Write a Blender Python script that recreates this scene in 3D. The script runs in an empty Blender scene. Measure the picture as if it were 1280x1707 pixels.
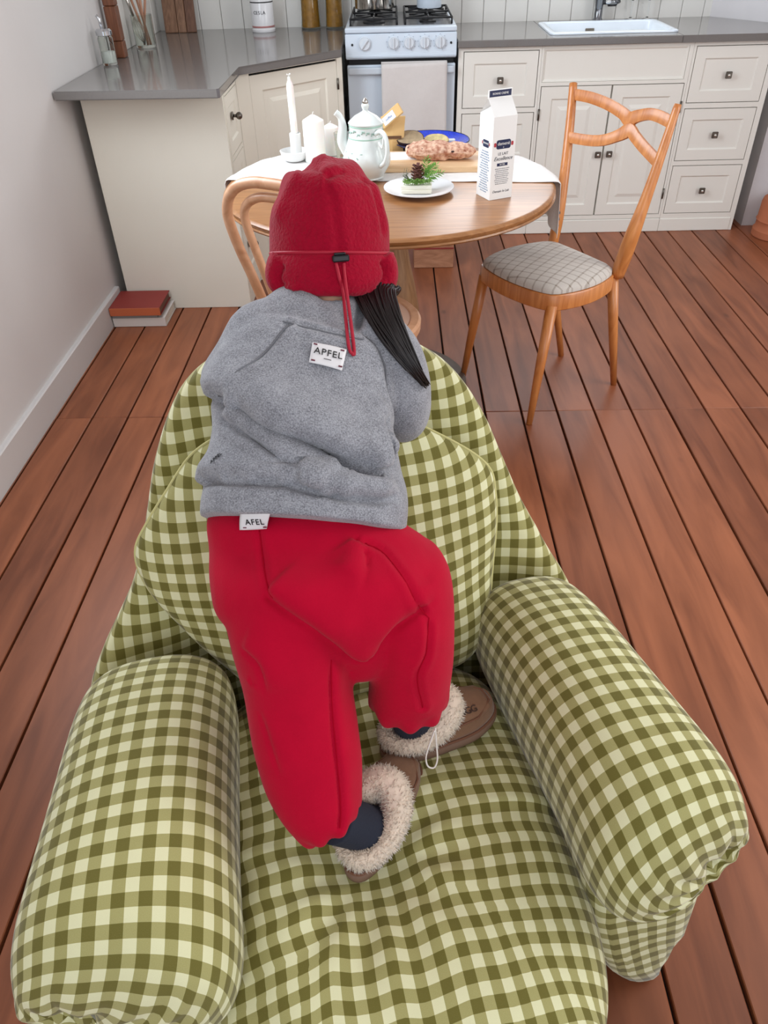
import bpy, bmesh, math, random
import numpy as np
from mathutils import Vector, Matrix, noise as mnoise

random.seed(7)
np.random.seed(7)
C = bpy.context.scene.collection
R = math.radians

# ------------------------------------------------------------------ camera
cam_d = bpy.data.cameras.new('camera')
cam = bpy.data.objects.new('camera', cam_d)
C.objects.link(cam)
cam_d.sensor_fit = 'VERTICAL'
cam_d.sensor_height = 36.0
cam_d.lens = 1260.637 / 1707 * 36.0
cam_d.clip_start = 0.02
_p, _r, _y = R(39.0156), R(-1.68665), R(1.49828)
_fw = Vector((0, math.cos(_p), -math.sin(_p)))
_up = Vector((0, math.sin(_p), math.cos(_p)))
_rt = Vector((1, 0, 0))
_rt, _up = _rt * math.cos(_r) + _up * math.sin(_r), _up * math.cos(_r) - _rt * math.sin(_r)
_m = Matrix.Rotation(_y, 3, 'Z')
_rt, _up, _fw = _m @ _rt, _m @ _up, _m @ _fw
cam.matrix_world = Matrix(((_rt.x, _up.x, -_fw.x, 0), (_rt.y, _up.y, -_fw.y, 0), (_rt.z, _up.z, -_fw.z, 1.42), (0, 0, 0, 1)))
bpy.context.scene.camera = cam

# ------------------------------------------------------------------ light and exposure
sc = bpy.context.scene
sc.view_settings.view_transform = 'Standard'
sc.view_settings.look = 'None'
sc.view_settings.gamma = 1.0
sc.view_settings.use_curve_mapping = False
sc.view_settings.exposure = 0.1
w = bpy.data.worlds.new('world')
sc.world = w
w.use_nodes = True
w.node_tree.nodes['Background'].inputs[0].default_value = (0.80, 0.88, 1.0, 1)
w.node_tree.nodes['Background'].inputs[1].default_value = 1.0

def area_light(name, loc, direction, sx, sy, power, col):
    d = bpy.data.lights.new(name, 'AREA')
    d.shape = 'RECTANGLE'; d.size = sx; d.size_y = sy
    d.energy = power; d.color = col
    o = bpy.data.objects.new(name, d); C.objects.link(o)
    o.location = loc
    o.rotation_euler = Vector(direction).to_track_quat('-Z', 'Z').to_euler()
    return o
# daylight through the room's windows, and an added fill from the rear
area_light('daylight_left', (-1.20, 2.35, 1.76), (1, 0, -0.35), 1.5, 1.0, 43, (0.86, 0.93, 1.0))
area_light('daylight_right', (2.52, 1.35, 1.5), (-1, 0, -0.4), 2.2, 1.5, 42, (1.0, 0.97, 0.93))
area_light('daylight_back', (0.9, 4.66, 1.75), (0, -1, -0.3), 1.3, 0.9, 18, (0.92, 0.96, 1.0))
area_light('fill_rear', (0.3, -1.35, 1.75), (0, 1, -0.2), 2.2, 1.3, 15, (1.0, 0.97, 0.94))  # added front fill from behind the camera, not one of the windows

# ------------------------------------------------------------------ helpers: materials
def lin(c):
    f = lambda v: (v / 12.92) if v <= 0.04045 else ((v + 0.055) / 1.055) ** 2.4
    return tuple(f(x / 255.0) for x in c[:3]) + (1.0,)

def nodes_of(m):
    m.use_nodes = True
    nt = m.node_tree
    return nt, nt.nodes, nt.links, nt.nodes['Principled BSDF']

def M(name, col, rough=0.5, metal=0.0, spec=0.5, var=0.0, vscale=8.0, bump=0.0, bscale=60.0, trans=0.0, coat=0.0, sheen=0.0, ior=1.45, col2=None, sss=0.0):
    m = bpy.data.materials.new(name)
    nt, N, L, b = nodes_of(m)
    b.inputs['Base Color'].default_value = lin(col)
    b.inputs['Roughness'].default_value = rough
    b.inputs['Metallic'].default_value = metal
    b.inputs['Specular IOR Level'].default_value = spec
    b.inputs['IOR'].default_value = ior
    b.inputs['Transmission Weight'].default_value = trans
    b.inputs['Coat Weight'].default_value = coat
    b.inputs['Sheen Weight'].default_value = sheen
    if sss:
        b.inputs['Subsurface Weight'].default_value = sss
        b.inputs['Subsurface Scale'].default_value = 0.02
    tc = N.new('ShaderNodeTexCoord')
    if var or col2:
        n = N.new('ShaderNodeTexNoise'); n.inputs['Scale'].default_value = vscale; n.inputs['Detail'].default_value = 6
        L.new(tc.outputs['Object'], n.inputs['Vector'])
        r = N.new('ShaderNodeValToRGB')
        c1 = lin(col)
        c2 = lin(col2) if col2 else tuple(x * (1 - var) for x in c1[:3]) + (1,)
        r.color_ramp.elements[0].position = 0.35; r.color_ramp.elements[1].position = 0.65
        r.color_ramp.elements[0].color = c2; r.color_ramp.elements[1].color = c1
        L.new(n.outputs['Fac'], r.inputs['Fac']); L.new(r.outputs['Color'], b.inputs['Base Color'])
    if bump:
        n = N.new('ShaderNodeTexNoise'); n.inputs['Scale'].default_value = bscale; n.inputs['Detail'].default_value = 4
        L.new(tc.outputs['Object'], n.inputs['Vector'])
        bp = N.new('ShaderNodeBump'); bp.inputs['Strength'].default_value = bump; bp.inputs['Distance'].default_value = 0.004
        L.new(n.outputs['Fac'], bp.inputs['Height']); L.new(bp.outputs['Normal'], b.inputs['Normal'])
    return m

def wood(name, dark, light, grain=(3, 3, 0.35), scale=9.0, rough=0.45, coat=0.0, knots=0.0, per_obj=0.0, spec=0.5, rings=2.0):
    m = bpy.data.materials.new(name)
    nt, N, L, b = nodes_of(m)
    tc = N.new('ShaderNodeTexCoord')
    oi = N.new('ShaderNodeObjectInfo')
    add = N.new('ShaderNodeVectorMath'); add.operation = 'ADD'
    sc_ = N.new('ShaderNodeVectorMath'); sc_.operation = 'SCALE'
    comb = N.new('ShaderNodeCombineXYZ')
    for k in range(3):
        L.new(oi.outputs['Random'], comb.inputs[k])
    L.new(comb.outputs[0], sc_.inputs[0]); sc_.inputs['Scale'].default_value = 17.0 if per_obj else 0.0
    L.new(tc.outputs['Object'], add.inputs[0]); L.new(sc_.outputs[0], add.inputs[1])
    mp = N.new('ShaderNodeMapping'); mp.inputs['Scale'].default_value = grain
    L.new(add.outputs[0], mp.inputs['Vector'])
    n1 = N.new('ShaderNodeTexNoise'); n1.inputs['Scale'].default_value = scale; n1.inputs['Detail'].default_value = 8; n1.inputs['Distortion'].default_value = rings
    L.new(mp.outputs[0], n1.inputs['Vector'])
    n2 = N.new('ShaderNodeTexNoise'); n2.inputs['Scale'].default_value = 1.6; n2.inputs['Detail'].default_value = 3
    L.new(add.outputs[0], n2.inputs['Vector'])
    mix = N.new('ShaderNodeMath'); mix.operation = 'MULTIPLY_ADD'
    L.new(n1.outputs['Fac'], mix.inputs[0]); mix.inputs[1].default_value = 0.6
    m2 = N.new('ShaderNodeMath'); m2.operation = 'MULTIPLY'; m2.inputs[1].default_value = 0.4
    L.new(n2.outputs['Fac'], m2.inputs[0]); L.new(m2.outputs[0], mix.inputs[2])
    fac = mix.outputs[0]
    if per_obj:
        a = N.new('ShaderNodeMath'); a.operation = 'MULTIPLY_ADD'
        L.new(oi.outputs['Random'], a.inputs[0]); a.inputs[1].default_value = per_obj; 
        s = N.new('ShaderNodeMath'); s.operation = 'SUBTRACT'; L.new(fac, s.inputs[0]); s.inputs[1].default_value = per_obj / 2
        L.new(s.outputs[0], a.inputs[2]); fac = a.outputs[0]
    r = N.new('ShaderNodeValToRGB')
    r.color_ramp.elements[0].position = 0.34; r.color_ramp.elements[1].position = 0.66
    r.color_ramp.elements[0].color = lin(dark); r.color_ramp.elements[1].color = lin(light)
    L.new(fac, r.inputs['Fac'])
    out = r.outputs['Color']
    if knots:
        v = N.new('ShaderNodeTexVoronoi'); v.inputs['Scale'].default_value = 3.4
        mp2 = N.new('ShaderNodeMapping'); mp2.inputs['Scale'].default_value = (1.6, 0.75, 1)
        L.new(add.outputs[0], mp2.inputs['Vector']); L.new(mp2.outputs[0], v.inputs['Vector'])
        kr = N.new('ShaderNodeValToRGB')
        kr.color_ramp.elements[0].position = 0.015; kr.color_ramp.elements[1].position = 0.075
        kr.color_ramp.elements[0].color = (knots, knots, knots, 1); kr.color_ramp.elements[1].color = (0, 0, 0, 1)
        L.new(v.outputs['Distance'], kr.inputs['Fac'])
        mx = N.new('ShaderNodeMix'); mx.data_type = 'RGBA'
        L.new(kr.outputs['Color'], mx.inputs['Factor'])
        L.new(out, mx.inputs['A']); mx.inputs['B'].default_value = tuple(x * 0.35 for x in lin(dark)[:3]) + (1,)
        out = mx.outputs['Result']
    L.new(out, b.inputs['Base Color'])
    b.inputs['Roughness'].default_value = rough
    b.inputs['Coat Weight'].default_value = coat
    b.inputs['Coat Roughness'].default_value = 0.25
    b.inputs['Specular IOR Level'].default_value = spec
    bp = N.new('ShaderNodeBump'); bp.inputs['Strength'].default_value = 0.12; bp.inputs['Distance'].default_value = 0.002
    L.new(n1.outputs['Fac'], bp.inputs['Height']); L.new(bp.outputs['Normal'], b.inputs['Normal'])
    return m

def gingham(name, period=0.031, dark=(106, 100, 42), mid=(164, 159, 102), light=(221, 220, 178), rough=0.85, su=1.0, sheen=0.35):
    m = bpy.data.materials.new(name)
    nt, N, L, b = nodes_of(m)
    uv = N.new('ShaderNodeUVMap'); uv.uv_map = 'UVMap'
    sep = N.new('ShaderNodeSeparateXYZ'); L.new(uv.outputs[0], sep.inputs[0])
    outs = []
    for k, s in ((0, su), (1, 1.0)):
        d = N.new('ShaderNodeMath'); d.operation = 'DIVIDE'; L.new(sep.outputs[k], d.inputs[0]); d.inputs[1].default_value = period * s
        f = N.new('ShaderNodeMath'); f.operation = 'FRACT'; L.new(d.outputs[0], f.inputs[0])
        g = N.new('ShaderNodeMath'); g.operation = 'GREATER_THAN'; L.new(f.outputs[0], g.inputs[0]); g.inputs[1].default_value = 0.5
        outs.append(g.outputs[0])
    a = N.new('ShaderNodeMath'); a.operation = 'ADD'; L.new(outs[0], a.inputs[0]); L.new(outs[1], a.inputs[1])
    h = N.new('ShaderNodeMath'); h.operation = 'MULTIPLY'; L.new(a.outputs[0], h.inputs[0]); h.inputs[1].default_value = 0.5
    # fine weave breaks the tones up
    wn = N.new('ShaderNodeTexNoise'); wn.inputs['Scale'].default_value = 900
    L.new(uv.outputs[0], wn.inputs['Vector'])
    ww = N.new('ShaderNodeMath'); ww.operation = 'MULTIPLY_ADD'; L.new(wn.outputs['Fac'], ww.inputs[0]); ww.inputs[1].default_value = 0.16
    L.new(h.outputs[0], ww.inputs[2])
    w2 = N.new('ShaderNodeMath'); w2.operation = 'SUBTRACT'; L.new(ww.outputs[0], w2.inputs[0]); w2.inputs[1].default_value = 0.08
    r = N.new('ShaderNodeValToRGB')
    e = r.color_ramp.elements
    e[0].position = 0.0; e[0].color = lin(dark)
    e[1].position = 1.0; e[1].color = lin(light)
    x = e.new(0.5); x.color = lin(mid)
    L.new(w2.outputs[0], r.inputs['Fac']); L.new(r.outputs['Color'], b.inputs['Base Color'])
    b.inputs['Roughness'].default_value = rough
    b.inputs['Specular IOR Level'].default_value = 0.3
    b.inputs['Sheen Weight'].default_value = sheen
    b.inputs['Sheen Roughness'].default_value = 0.4
    bp = N.new('ShaderNodeBump'); bp.inputs['Strength'].default_value = 0.1; bp.inputs['Distance'].default_value = 0.002
    L.new(wn.outputs['Fac'], bp.inputs['Height']); L.new(bp.outputs['Normal'], b.inputs['Normal'])
    return m

# ------------------------------------------------------------------ helpers: objects
def tag(o, label=None, cat=None, group=None, kind=None):
    if label: o['label'] = label
    if cat: o['category'] = cat
    if group: o['group'] = group
    if kind: o['kind'] = kind
    return o

def thing(name, label, cat, loc=(0, 0, 0), rz=0.0, group=None):
    o = bpy.data.objects.new(name, None)
    o.empty_display_size = 0.1
    C.objects.link(o)
    o.location = loc; o.rotation_euler = (0, 0, rz)
    return tag(o, label, cat, group)

def link(name, me, mat, parent=None, world=True, smooth=False):
    """me holds world coordinates when world is True and the parent is an unrotated thing"""
    o = bpy.data.objects.new(name, me)
    C.objects.link(o)
    if mat is not None:
        for x in (mat if isinstance(mat, (list, tuple)) else [mat]):
            me.materials.append(x)
    if smooth:
        me.polygons.foreach_set('use_smooth', [True] * len(me.polygons))
    if parent is not None:
        o.parent = parent
        if world:
            off = Vector((0, 0, 0)); p = parent
            while p is not None:
                off += p.location; p = p.parent
            me.transform(Matrix.Translation(-off))
    elif world:
        # origin at the base of the thing
        if len(me.vertices):
            co = np.empty(len(me.vertices) * 3); me.vertices.foreach_get('co', co); co = co.reshape(-1, 3)
            c = Vector(((co[:, 0].min() + co[:, 0].max()) / 2, (co[:, 1].min() + co[:, 1].max()) / 2, co[:, 2].min()))
            me.transform(Matrix.Translation(-c)); o.location = c
    return o

def from_bm(name, bm, mat, parent=None, world=True, smooth=False):
    me = bpy.data.meshes.new(name)
    bmesh.ops.recalc_face_normals(bm, faces=bm.faces)
    bm.to_mesh(me); bm.free()
    return link(name, me, mat, parent, world, smooth)

def from_vf(name, v, f, mat, parent=None, world=True, smooth=True, uv=None):
    me = bpy.data.meshes.new(name)
    me.from_pydata([tuple(map(float, x)) for x in v], [], f)
    if uv is not None:
        lay = me.uv_layers.new(name='UVMap')
        k = 0
        for fi, poly in enumerate(f):
            for c in range(len(poly)):
                lay.data[k].uv = uv[fi][c]; k += 1
    me.validate(); me.update()
    return link(name, me, mat, parent, world, smooth)

def box(bm, lo, hi, bev=0.0, seg=1, mat_i=0, M4=None):
    r = bmesh.ops.create_cube(bm, size=1.0)
    vs = r['verts']
    lo = Vector(lo); hi = Vector(hi)
    for v in vs:
        v.co = Vector((lo[i] + (v.co[i] + 0.5) * (hi[i] - lo[i]) for i in range(3)))
    if bev > 0:
        es = list({e for v in vs for e in v.link_edges})
        out = bmesh.ops.bevel(bm, geom=es, offset=bev, segments=seg, profile=0.5, affect='EDGES')
        vs = list({v for f in out['faces'] for v in f.verts} | {v for v in vs if v.is_valid})
    if M4 is not None:
        for v in vs: v.co = M4 @ v.co
    for f in {f for v in vs for f in v.link_faces}: f.material_index = mat_i
    return vs

def obox(name, lo, hi, mat, parent=None, bev=0.0, seg=1, M4=None, smooth=False):
    bm = bmesh.new(); box(bm, lo, hi, bev, seg, 0, M4)
    return from_bm(name, bm, mat, parent, True, smooth)

def frame3(t):
    t = Vector(t).normalized()
    a = Vector((0, 0, 1)) if abs(t.z) < 0.9 else Vector((1, 0, 0))
    u = t.cross(a).normalized(); return u, t.cross(u).normalized()

def tube(bm, pts, rad, n=10, cap=True, closed=False, flat=1.0, up=None):
    pts = [Vector(p) for p in pts]
    k = len(pts)
    rad = [rad] * k if not hasattr(rad, '__len__') else list(rad)
    rings = []
    pu = None
    for i, p in enumerate(pts):
        if closed: t = pts[(i + 1) % k] - pts[i - 1]
        else: t = pts[min(i + 1, k - 1)] - pts[max(i - 1, 0)]
        if t.length < 1e-9: t = Vector((0, 0, 1))
        t.normalize()
        if up is not None:
            u = Vector(up).cross(t).normalized()
        elif pu is None: u, _ = frame3(t)
        else: u = (pu - t * pu.dot(t)).normalized()
        pu = u
        w_ = t.cross(u)
        rings.append([bm.verts.new(p + (u * math.cos(2 * math.pi * j / n) + w_ * math.sin(2 * math.pi * j / n) * flat) * rad[i]) for j in range(n)])
    m_ = k if closed else k - 1
    for i in range(m_):
        a, b = rings[i], rings[(i + 1) % k]
        for j in range(n):
            bm.faces.new((a[j], a[(j + 1) % n], b[(j + 1) % n], b[j]))
    if cap and not closed:
        bm.faces.new(rings[0][::-1]); bm.faces.new(rings[-1])
    return rings

def otube(name, pts, rad, mat, parent=None, n=10, closed=False, flat=1.0, up=None):
    bm = bmesh.new(); tube(bm, pts, rad, n, True, closed, flat, up)
    return from_bm(name, bm, mat, parent, True, True)

def lathe(bm, prof, c=(0, 0, 0), n=32, close_bottom=True, close_top=True):
    c = Vector(c); rings = []
    for r, z in prof:
        rings.append([bm.verts.new(c + Vector((r * math.cos(2 * math.pi * j / n), r * math.sin(2 * math.pi * j / n), z))) for j in range(n)])
    for a, b in zip(rings[:-1], rings[1:]):
        for j in range(n):
            bm.faces.new((a[j], a[(j + 1) % n], b[(j + 1) % n], b[j]))
    if close_bottom: bm.faces.new(rings[0][::-1])
    if close_top: bm.faces.new(rings[-1])

def olathe(name, prof, c, mat, parent=None, n=32, cb=True, ct=True, smooth=True):
    bm = bmesh.new(); lathe(bm, prof, c, n, cb, ct)
    o = from_bm(name, bm, mat, parent, True, False)
    if smooth: smooth_angle(o, 40)
    return o

def smooth_angle(o, ang=35):
    me = o.data
    me.polygons.foreach_set('use_smooth', [True] * len(me.polygons))
    bm = bmesh.new(); bm.from_mesh(me)
    for e in bm.edges:
        if len(e.link_faces) == 2 and e.calc_face_angle(0) > R(ang): e.smooth = False
    bm.to_mesh(me); bm.free()
    return o

def crspline(pts, n=8):
    P = [Vector(p) for p in pts]; out = []
    for i in range(len(P) - 1):
        p0, p1, p2, p3 = P[max(i - 1, 0)], P[i], P[i + 1], P[min(i + 2, len(P) - 1)]
        for k in range(n):
            t = k / n
            out.append(0.5 * ((2 * p1) + (p2 - p0) * t + (2 * p0 - 5 * p1 + 4 * p2 - p3) * t * t + (3 * p1 - p0 - 3 * p2 + p3) * t ** 3))
    out.append(P[-1]); return out

def interp(xs, ys, x):
    """smooth monotone-ish interpolation of a table"""
    return float(np.interp(x, xs, ys))

def copy_tree(o, parent=None, loc=None, rz=None, label=None, name=None):
    c = o.copy(); C.objects.link(c)
    if parent is not None: c.parent = parent
    if loc is not None: c.location = loc
    if rz is not None: c.rotation_euler = (0, 0, rz)
    if label: c['label'] = label
    for ch in list(o.children): copy_tree(ch, c)
    return c

_txt_n = 0
def lettering(name, text, size, M4, mat, parent, depth=0.0004, font_shear=0.0, spacing=1.0, width=None):
    """flat printed letters, as a thin mesh; M4 places the text's x/y plane in the world"""
    cu = bpy.data.curves.new('lettering_curve', 'FONT')
    cu.body = text; cu.size = size; cu.extrude = depth; cu.align_x = 'CENTER'; cu.align_y = 'CENTER'
    cu.shear = font_shear; cu.space_character = spacing; cu.resolution_u = 3
    t = bpy.data.objects.new('lettering_tmp', cu); C.objects.link(t)
    bpy.context.view_layer.update()
    dg = bpy.context.evaluated_depsgraph_get()
    me = bpy.data.meshes.new_from_object(t.evaluated_get(dg))
    bpy.data.objects.remove(t); bpy.data.curves.remove(cu)
    me.name = name
    me.materials.clear()
    if width and len(me.vertices):
        xs = [v.co.x for v in me.vertices]; s = width / max(1e-6, max(xs) - min(xs))
        me.transform(Matrix.Diagonal((s, 1, 1, 1)))
    me.transform(M4)
    return link(name, me, mat, parent)

def basis(o, x, y, z=None):
    x = Vector(x).normalized(); y = Vector(y); y = (y - x * y.dot(x)).normalized()
    z = x.cross(y)
    return Matrix(((x.x, y.x, z.x, o[0]), (x.y, y.y, z.y, o[1]), (x.z, y.z, z.z, o[2]), (0, 0, 0, 1)))
# ------------------------------------------------------------------ the room
plaster = M('white_plaster', (214, 211, 209), 0.9, bump=0.25, bscale=9, var=0.03, vscale=3)
board_paint = M('white_board_paint', (226, 225, 220), 0.5, var=0.03, vscale=4)
base_paint = M('baseboard_paint', (206, 203, 201), 0.6, bump=0.1, bscale=14)
groove_dark = M('floor_gap_dark', (30, 16, 12), 0.9)
floor_wood = wood('stained_pine_floor', (112, 61, 37), (158, 94, 62), grain=(4, 0.5, 1), scale=4, rough=0.42, knots=0.6, per_obj=0.15, spec=0.4, rings=1.0)

floor = obox('floor', (-1.45, -1.5, -0.06), (2.7, 4.9, -0.016), groove_dark)
tag(floor, 'red brown stained pine board floor', kind='structure')
seams = [-1.352, -1.226, -1.096, -0.968, -0.841, -0.713, -0.585, -0.457, -0.329, -0.2, -0.072, 0.056, 0.184, 0.308, 0.436, 0.562, 0.692, 0.822, 0.952, 1.08, 1.207, 1.333, 1.460, 1.588, 1.715, 1.845, 1.973, 2.10, 2.23, 2.36, 2.49, 2.62]
fl_off = floor.location.copy()
for i in range(len(seams) - 1):
    a, b = seams[i], seams[i + 1]
    for y0, y1 in ((-1.5, 2.309), (2.3105, 4.85)):
        dz = random.uniform(-0.0012, 0.0008)
        obox('floor_plank', (a + 0.0034, y0, -0.02), (b - 0.0034, y1, dz), floor_wood, floor, bev=0.0018)

# left plaster wall with a window opening high up, out of the frame
bm = bmesh.new()
box(bm, (-1.45, -1.5, -0.05), (-1.25, 4.85, 1.2))
box(bm, (-1.45, -1.5, 2.28), (-1.25, 4.85, 2.6))
box(bm, (-1.45, -1.5, 1.2), (-1.25, 1.6, 2.28))
box(bm, (-1.45, 3.2, 1.2), (-1.25, 4.85, 2.28))
tag(from_bm('wall_left', bm, plaster), 'white plaster wall on the left', kind='structure')
wall_left = bpy.data.objects['wall_left']
bm = bmesh.new()
box(bm, (-1.258, -1.5, -0.03), (-1.232, 3.235, 0.112), 0.004)
bl = from_bm('baseboard_left', bm, base_paint)
tag(bl, 'painted baseboard under the left wall', kind='structure')
# back wall: base behind, tongue and groove boards as pieces
wb = obox('wall_back', (-1.45, 4.765, -0.05), (2.7, 4.9, 2.6), board_paint)
tag(wb, 'white tongue and groove boarded wall behind the kitchen', kind='structure')
x = -1.25; k = 0
while x < 1.72:
    obox('wall_board', (x + 0.0010, 4.74, 0.88), (x + 0.1140, 4.77, 1.5), board_paint, wb, bev=0.0025)
    x += 0.115
for k in range(6):
    y0 = 4.02 + k * 0.12
    obox('wall_board', (-1.262, y0 + 0.002, 0.90), (-1.238, y0 + 0.118, 1.5), board_paint, wall_left, bev=0.004)
# right end: slanted boarded return, then the plastered pier beside the cabinets
bm = bmesh.new()
v = [(1.66, 4.78), (1.66, 4.745), (1.875, 4.43), (1.875, 4.185), (2.7, 4.185), (2.7, 4.78)]
lo = [bm.verts.new((a, b, -0.03)) for a, b in v]; hi = [bm.verts.new((a, b, 2.6)) for a, b in v]
bm.faces.new(lo[::-1]); bm.faces.new(hi)
for i in range(6): bm.faces.new((lo[i], lo[(i + 1) % 6], hi[(i + 1) % 6], hi[i]))
pier_m = M('pier_plaster', (216, 214, 216), 0.85, bump=0.2, bscale=20, var=0.05, vscale=7)
tag(from_bm('wall_right', bm, pier_m), 'white plastered pier right of the cabinets', kind='structure')
bm = bmesh.new()
box(bm, (2.6, -1.5, -0.05), (2.75, 4.2, 0.75))
box(bm, (2.6, -1.5, 2.35), (2.75, 4.2, 2.6))
box(bm, (2.6, -1.5, 0.75), (2.75, 0.15, 2.35))
box(bm, (2.6, 2.6, 0.75), (2.75, 4.2, 2.35))
tag(from_bm('wall_side', bm, plaster), 'white plaster side wall with a large window', kind='structure')
tag(obox('ceiling', (-1.45, -1.5, 2.6), (2.75, 4.9, 2.7), plaster), 'white ceiling', kind='structure')
# ------------------------------------------------------------------ fitted kitchen
cab = M('cream_cabinet_paint', (234, 232, 224), 0.45, var=0.02, vscale=3)
cabL = M('ivory_cabinet_paint', (234, 230, 216), 0.5, var=0.03, vscale=3)
dark_gap = M('shadow_gap_black', (18, 17, 16), 0.9)
stone = M('grey_quartz_worktop', (118, 114, 111), 0.11, var=0.05, vscale=160, spec=0.6)
iron = M('pewter_metal', (120, 114, 106), 0.35, metal=0.9, var=0.3, vscale=40)
bright = M('polished_nickel', (214, 212, 206), 0.15, metal=1.0)
chrome = M('chrome', (210, 212, 216), 0.08, metal=1.0)

def raised(bm, x0, x1, z0, z1, y, fr=0.05, dep=0.006, field=0.0):
    """a framed front facing -y: flat frame with a recessed panel, optionally with a raised field in it"""
    th = 0.02
    def ring(a, b, c, d, yy): return [bm.verts.new(p) for p in ((a, yy, c), (b, yy, c), (b, yy, d), (a, yy, d))]
    r0 = ring(x0, x1, z0, z1, y)
    r1 = ring(x0 + fr, x1 - fr, z0 + fr, z1 - fr, y)
    r2 = ring(x0 + fr + 0.007, x1 - fr - 0.007, z0 + fr + 0.007, z1 - fr - 0.007, y + dep)
    rs = [r0, r1, r2]
    if field:
        f2 = fr + field
        rs.append(ring(x0 + f2, x1 - f2, z0 + f2, z1 - f2, y + dep))
        rs.append(ring(x0 + f2 + 0.016, x1 - f2 - 0.016, z0 + f2 + 0.016, z1 - f2 - 0.016, y + 0.001))
    for a, b in zip(rs[:-1], rs[1:]):
        for j in range(4): bm.faces.new((a[j], a[(j + 1) % 4], b[(j + 1) % 4], b[j]))
    bm.faces.new(rs[-1])
    bk = ring(x0, x1, z0, z1, y + th)
    for j in range(4): bm.faces.new((r0[(j + 1) % 4], r0[j], bk[j], bk[(j + 1) % 4]))
    bm.faces.new(bk[::-1])

def front(name, parent, x0, x1, z0, z1, y, mat, fr=0.05, field=0.0, T=None):
    bm = bmesh.new(); raised(bm, x0, x1, z0, z1, y, fr, 0.006, field)
    if T is not None:
        for v in bm.verts: v.co = T @ v.co
    return from_bm(name, bm, mat, parent)

def square_knob(parent, x, z, y):
    """square pewter knob: stem, rosette and a bright domed stud"""
    bm = bmesh.new()
    tube(bm, [(x, y + 0.004, z), (x, y - 0.014, z)], 0.006, 8)
    box(bm, (x - 0.015, y - 0.021, z - 0.015), (x + 0.015, y - 0.012, z + 0.015), 0.003)
    k = from_bm('knob', bm, iron, parent)
    bm = bmesh.new()
    bmesh.ops.create_uvsphere(bm, u_segments=10, v_segments=6, radius=0.0075, matrix=Matrix.Translation((x, y - 0.0215, z)))
    from_bm('knob_stud', bm, bright, k, smooth=True)

def hinge(parent, x, z0, z1, y):
    bm = bmesh.new(); tube(bm, [(x, y - 0.004, z0), (x, y - 0.004, z1)], 0.005, 8)
    from_bm('hinge', bm, iron, parent, smooth=True)

def carcass(parent, x0, x1, y, openings, z0=0.07, z1=0.87, dep=0.58, mat=None):
    """face frame with openings, and the box behind it"""
    mat = mat or cab
    xs = sorted({x0, x1, *[a for o in openings for a in o[:2]]}); zs = sorted({z0, z1, *[a for o in openings for a in o[2:]]})
    bm = bmesh.new()
    for i in range(len(xs) - 1):
        for j in range(len(zs) - 1):
            cx, cz = (xs[i] + xs[i + 1]) / 2, (zs[j] + zs[j + 1]) / 2
            if any(o[0] < cx < o[1] and o[2] < cz < o[3] for o in openings): continue
            box(bm, (xs[i], y, zs[j]), (xs[i + 1], y + 0.022, zs[j + 1]))
    from_bm('face_frame', bm, mat, parent)
    obox('carcass', (x0 + 0.002, y + 0.024, z0), (x1 - 0.002, y + dep, z1), dark_gap if False else mat, parent)

YF = 4.12
G = 0.0035
def fronts(t, specs):
    for kind, x0, x1, z0, z1, kn, hg in specs:
        if kind == 'drawer':
            d = front('drawer', t, x0 + G, x1 - G, z0 + G, z1 - G, YF, cab, 0.048)
        elif kind == 'door':
            d = front('door', t, x0 + G, x1 - G, z0 + G, z1 - G, YF, cab, 0.052, 0.035)
        else:
            d = front('apron_panel', t, x0 + 0.001, x1 - 0.001, z0 + 0.001, z1 - 0.001, YF + 0.004, cab, 0.004)
        for (kx, kz) in kn: square_knob(d, kx, kz, YF)
        for (hx, h0, h1) in hg: hinge(d, hx, h0, h1, YF)

u1 = thing('drawer_cabinet', 'cream drawer cabinet with square pewter knobs beside the white stove', 'cabinet', (0.505, YF, 0), 0, 'cream base cabinets')
carcass(u1, 0.306, 0.697, YF, [(0.330, 0.686, 0.613, 0.855), (0.330, 0.686, 0.352, 0.592), (0.330, 0.686, 0.091, 0.330)])
fronts(u1, [('drawer', 0.330, 0.686, 0.613, 0.855, [(0.508, 0.734)], []), ('drawer', 0.330, 0.686, 0.352, 0.592, [(0.508, 0.472)], []), ('drawer', 0.330, 0.686, 0.091, 0.330, [(0.508, 0.21)], [])])
obox('plinth', (0.306, YF - 0.004, 0.0), (0.697, YF + 0.5, 0.068), cab, u1, bev=0.003)
u2 = thing('sink_cabinet', 'cream sink cabinet with plain apron and two panelled doors behind the dining chair', 'cabinet', (1.05, YF, 0), 0, 'cream base cabinets')
carcass(u2, 0.698, 1.404, YF, [(0.708, 1.385, 0.718, 0.858), (0.708, 1.394, 0.090, 0.703)])
fronts(u2, [('apron', 0.708, 1.385, 0.718, 0.858, [], []),
            ('door', 0.708, 1.050, 0.090, 0.703, [(1.024, 0.393)], [(0.708, 0.555, 0.605), (0.708, 0.18, 0.23)]),
            ('door', 1.052, 1.394, 0.090, 0.703, [(1.080, 0.395)], [(1.394, 0.575, 0.625), (1.394, 0.17, 0.22)])])
obox('plinth', (0.698, YF - 0.004, 0.0), (1.404, YF + 0.5, 0.068), cab, u2, bev=0.003)
u3 = thing('drawer_cabinet', 'cream three drawer cabinet with square pewter knobs at the right end of the run', 'cabinet', (1.6, YF, 0), 0, 'cream base cabinets')
carcass(u3, 1.405, 1.796, YF, [(1.417, 1.770, 0.614, 0.855), (1.417, 1.770, 0.351, 0.592), (1.417, 1.770, 0.091, 0.330)], z0=0.0)
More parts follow.
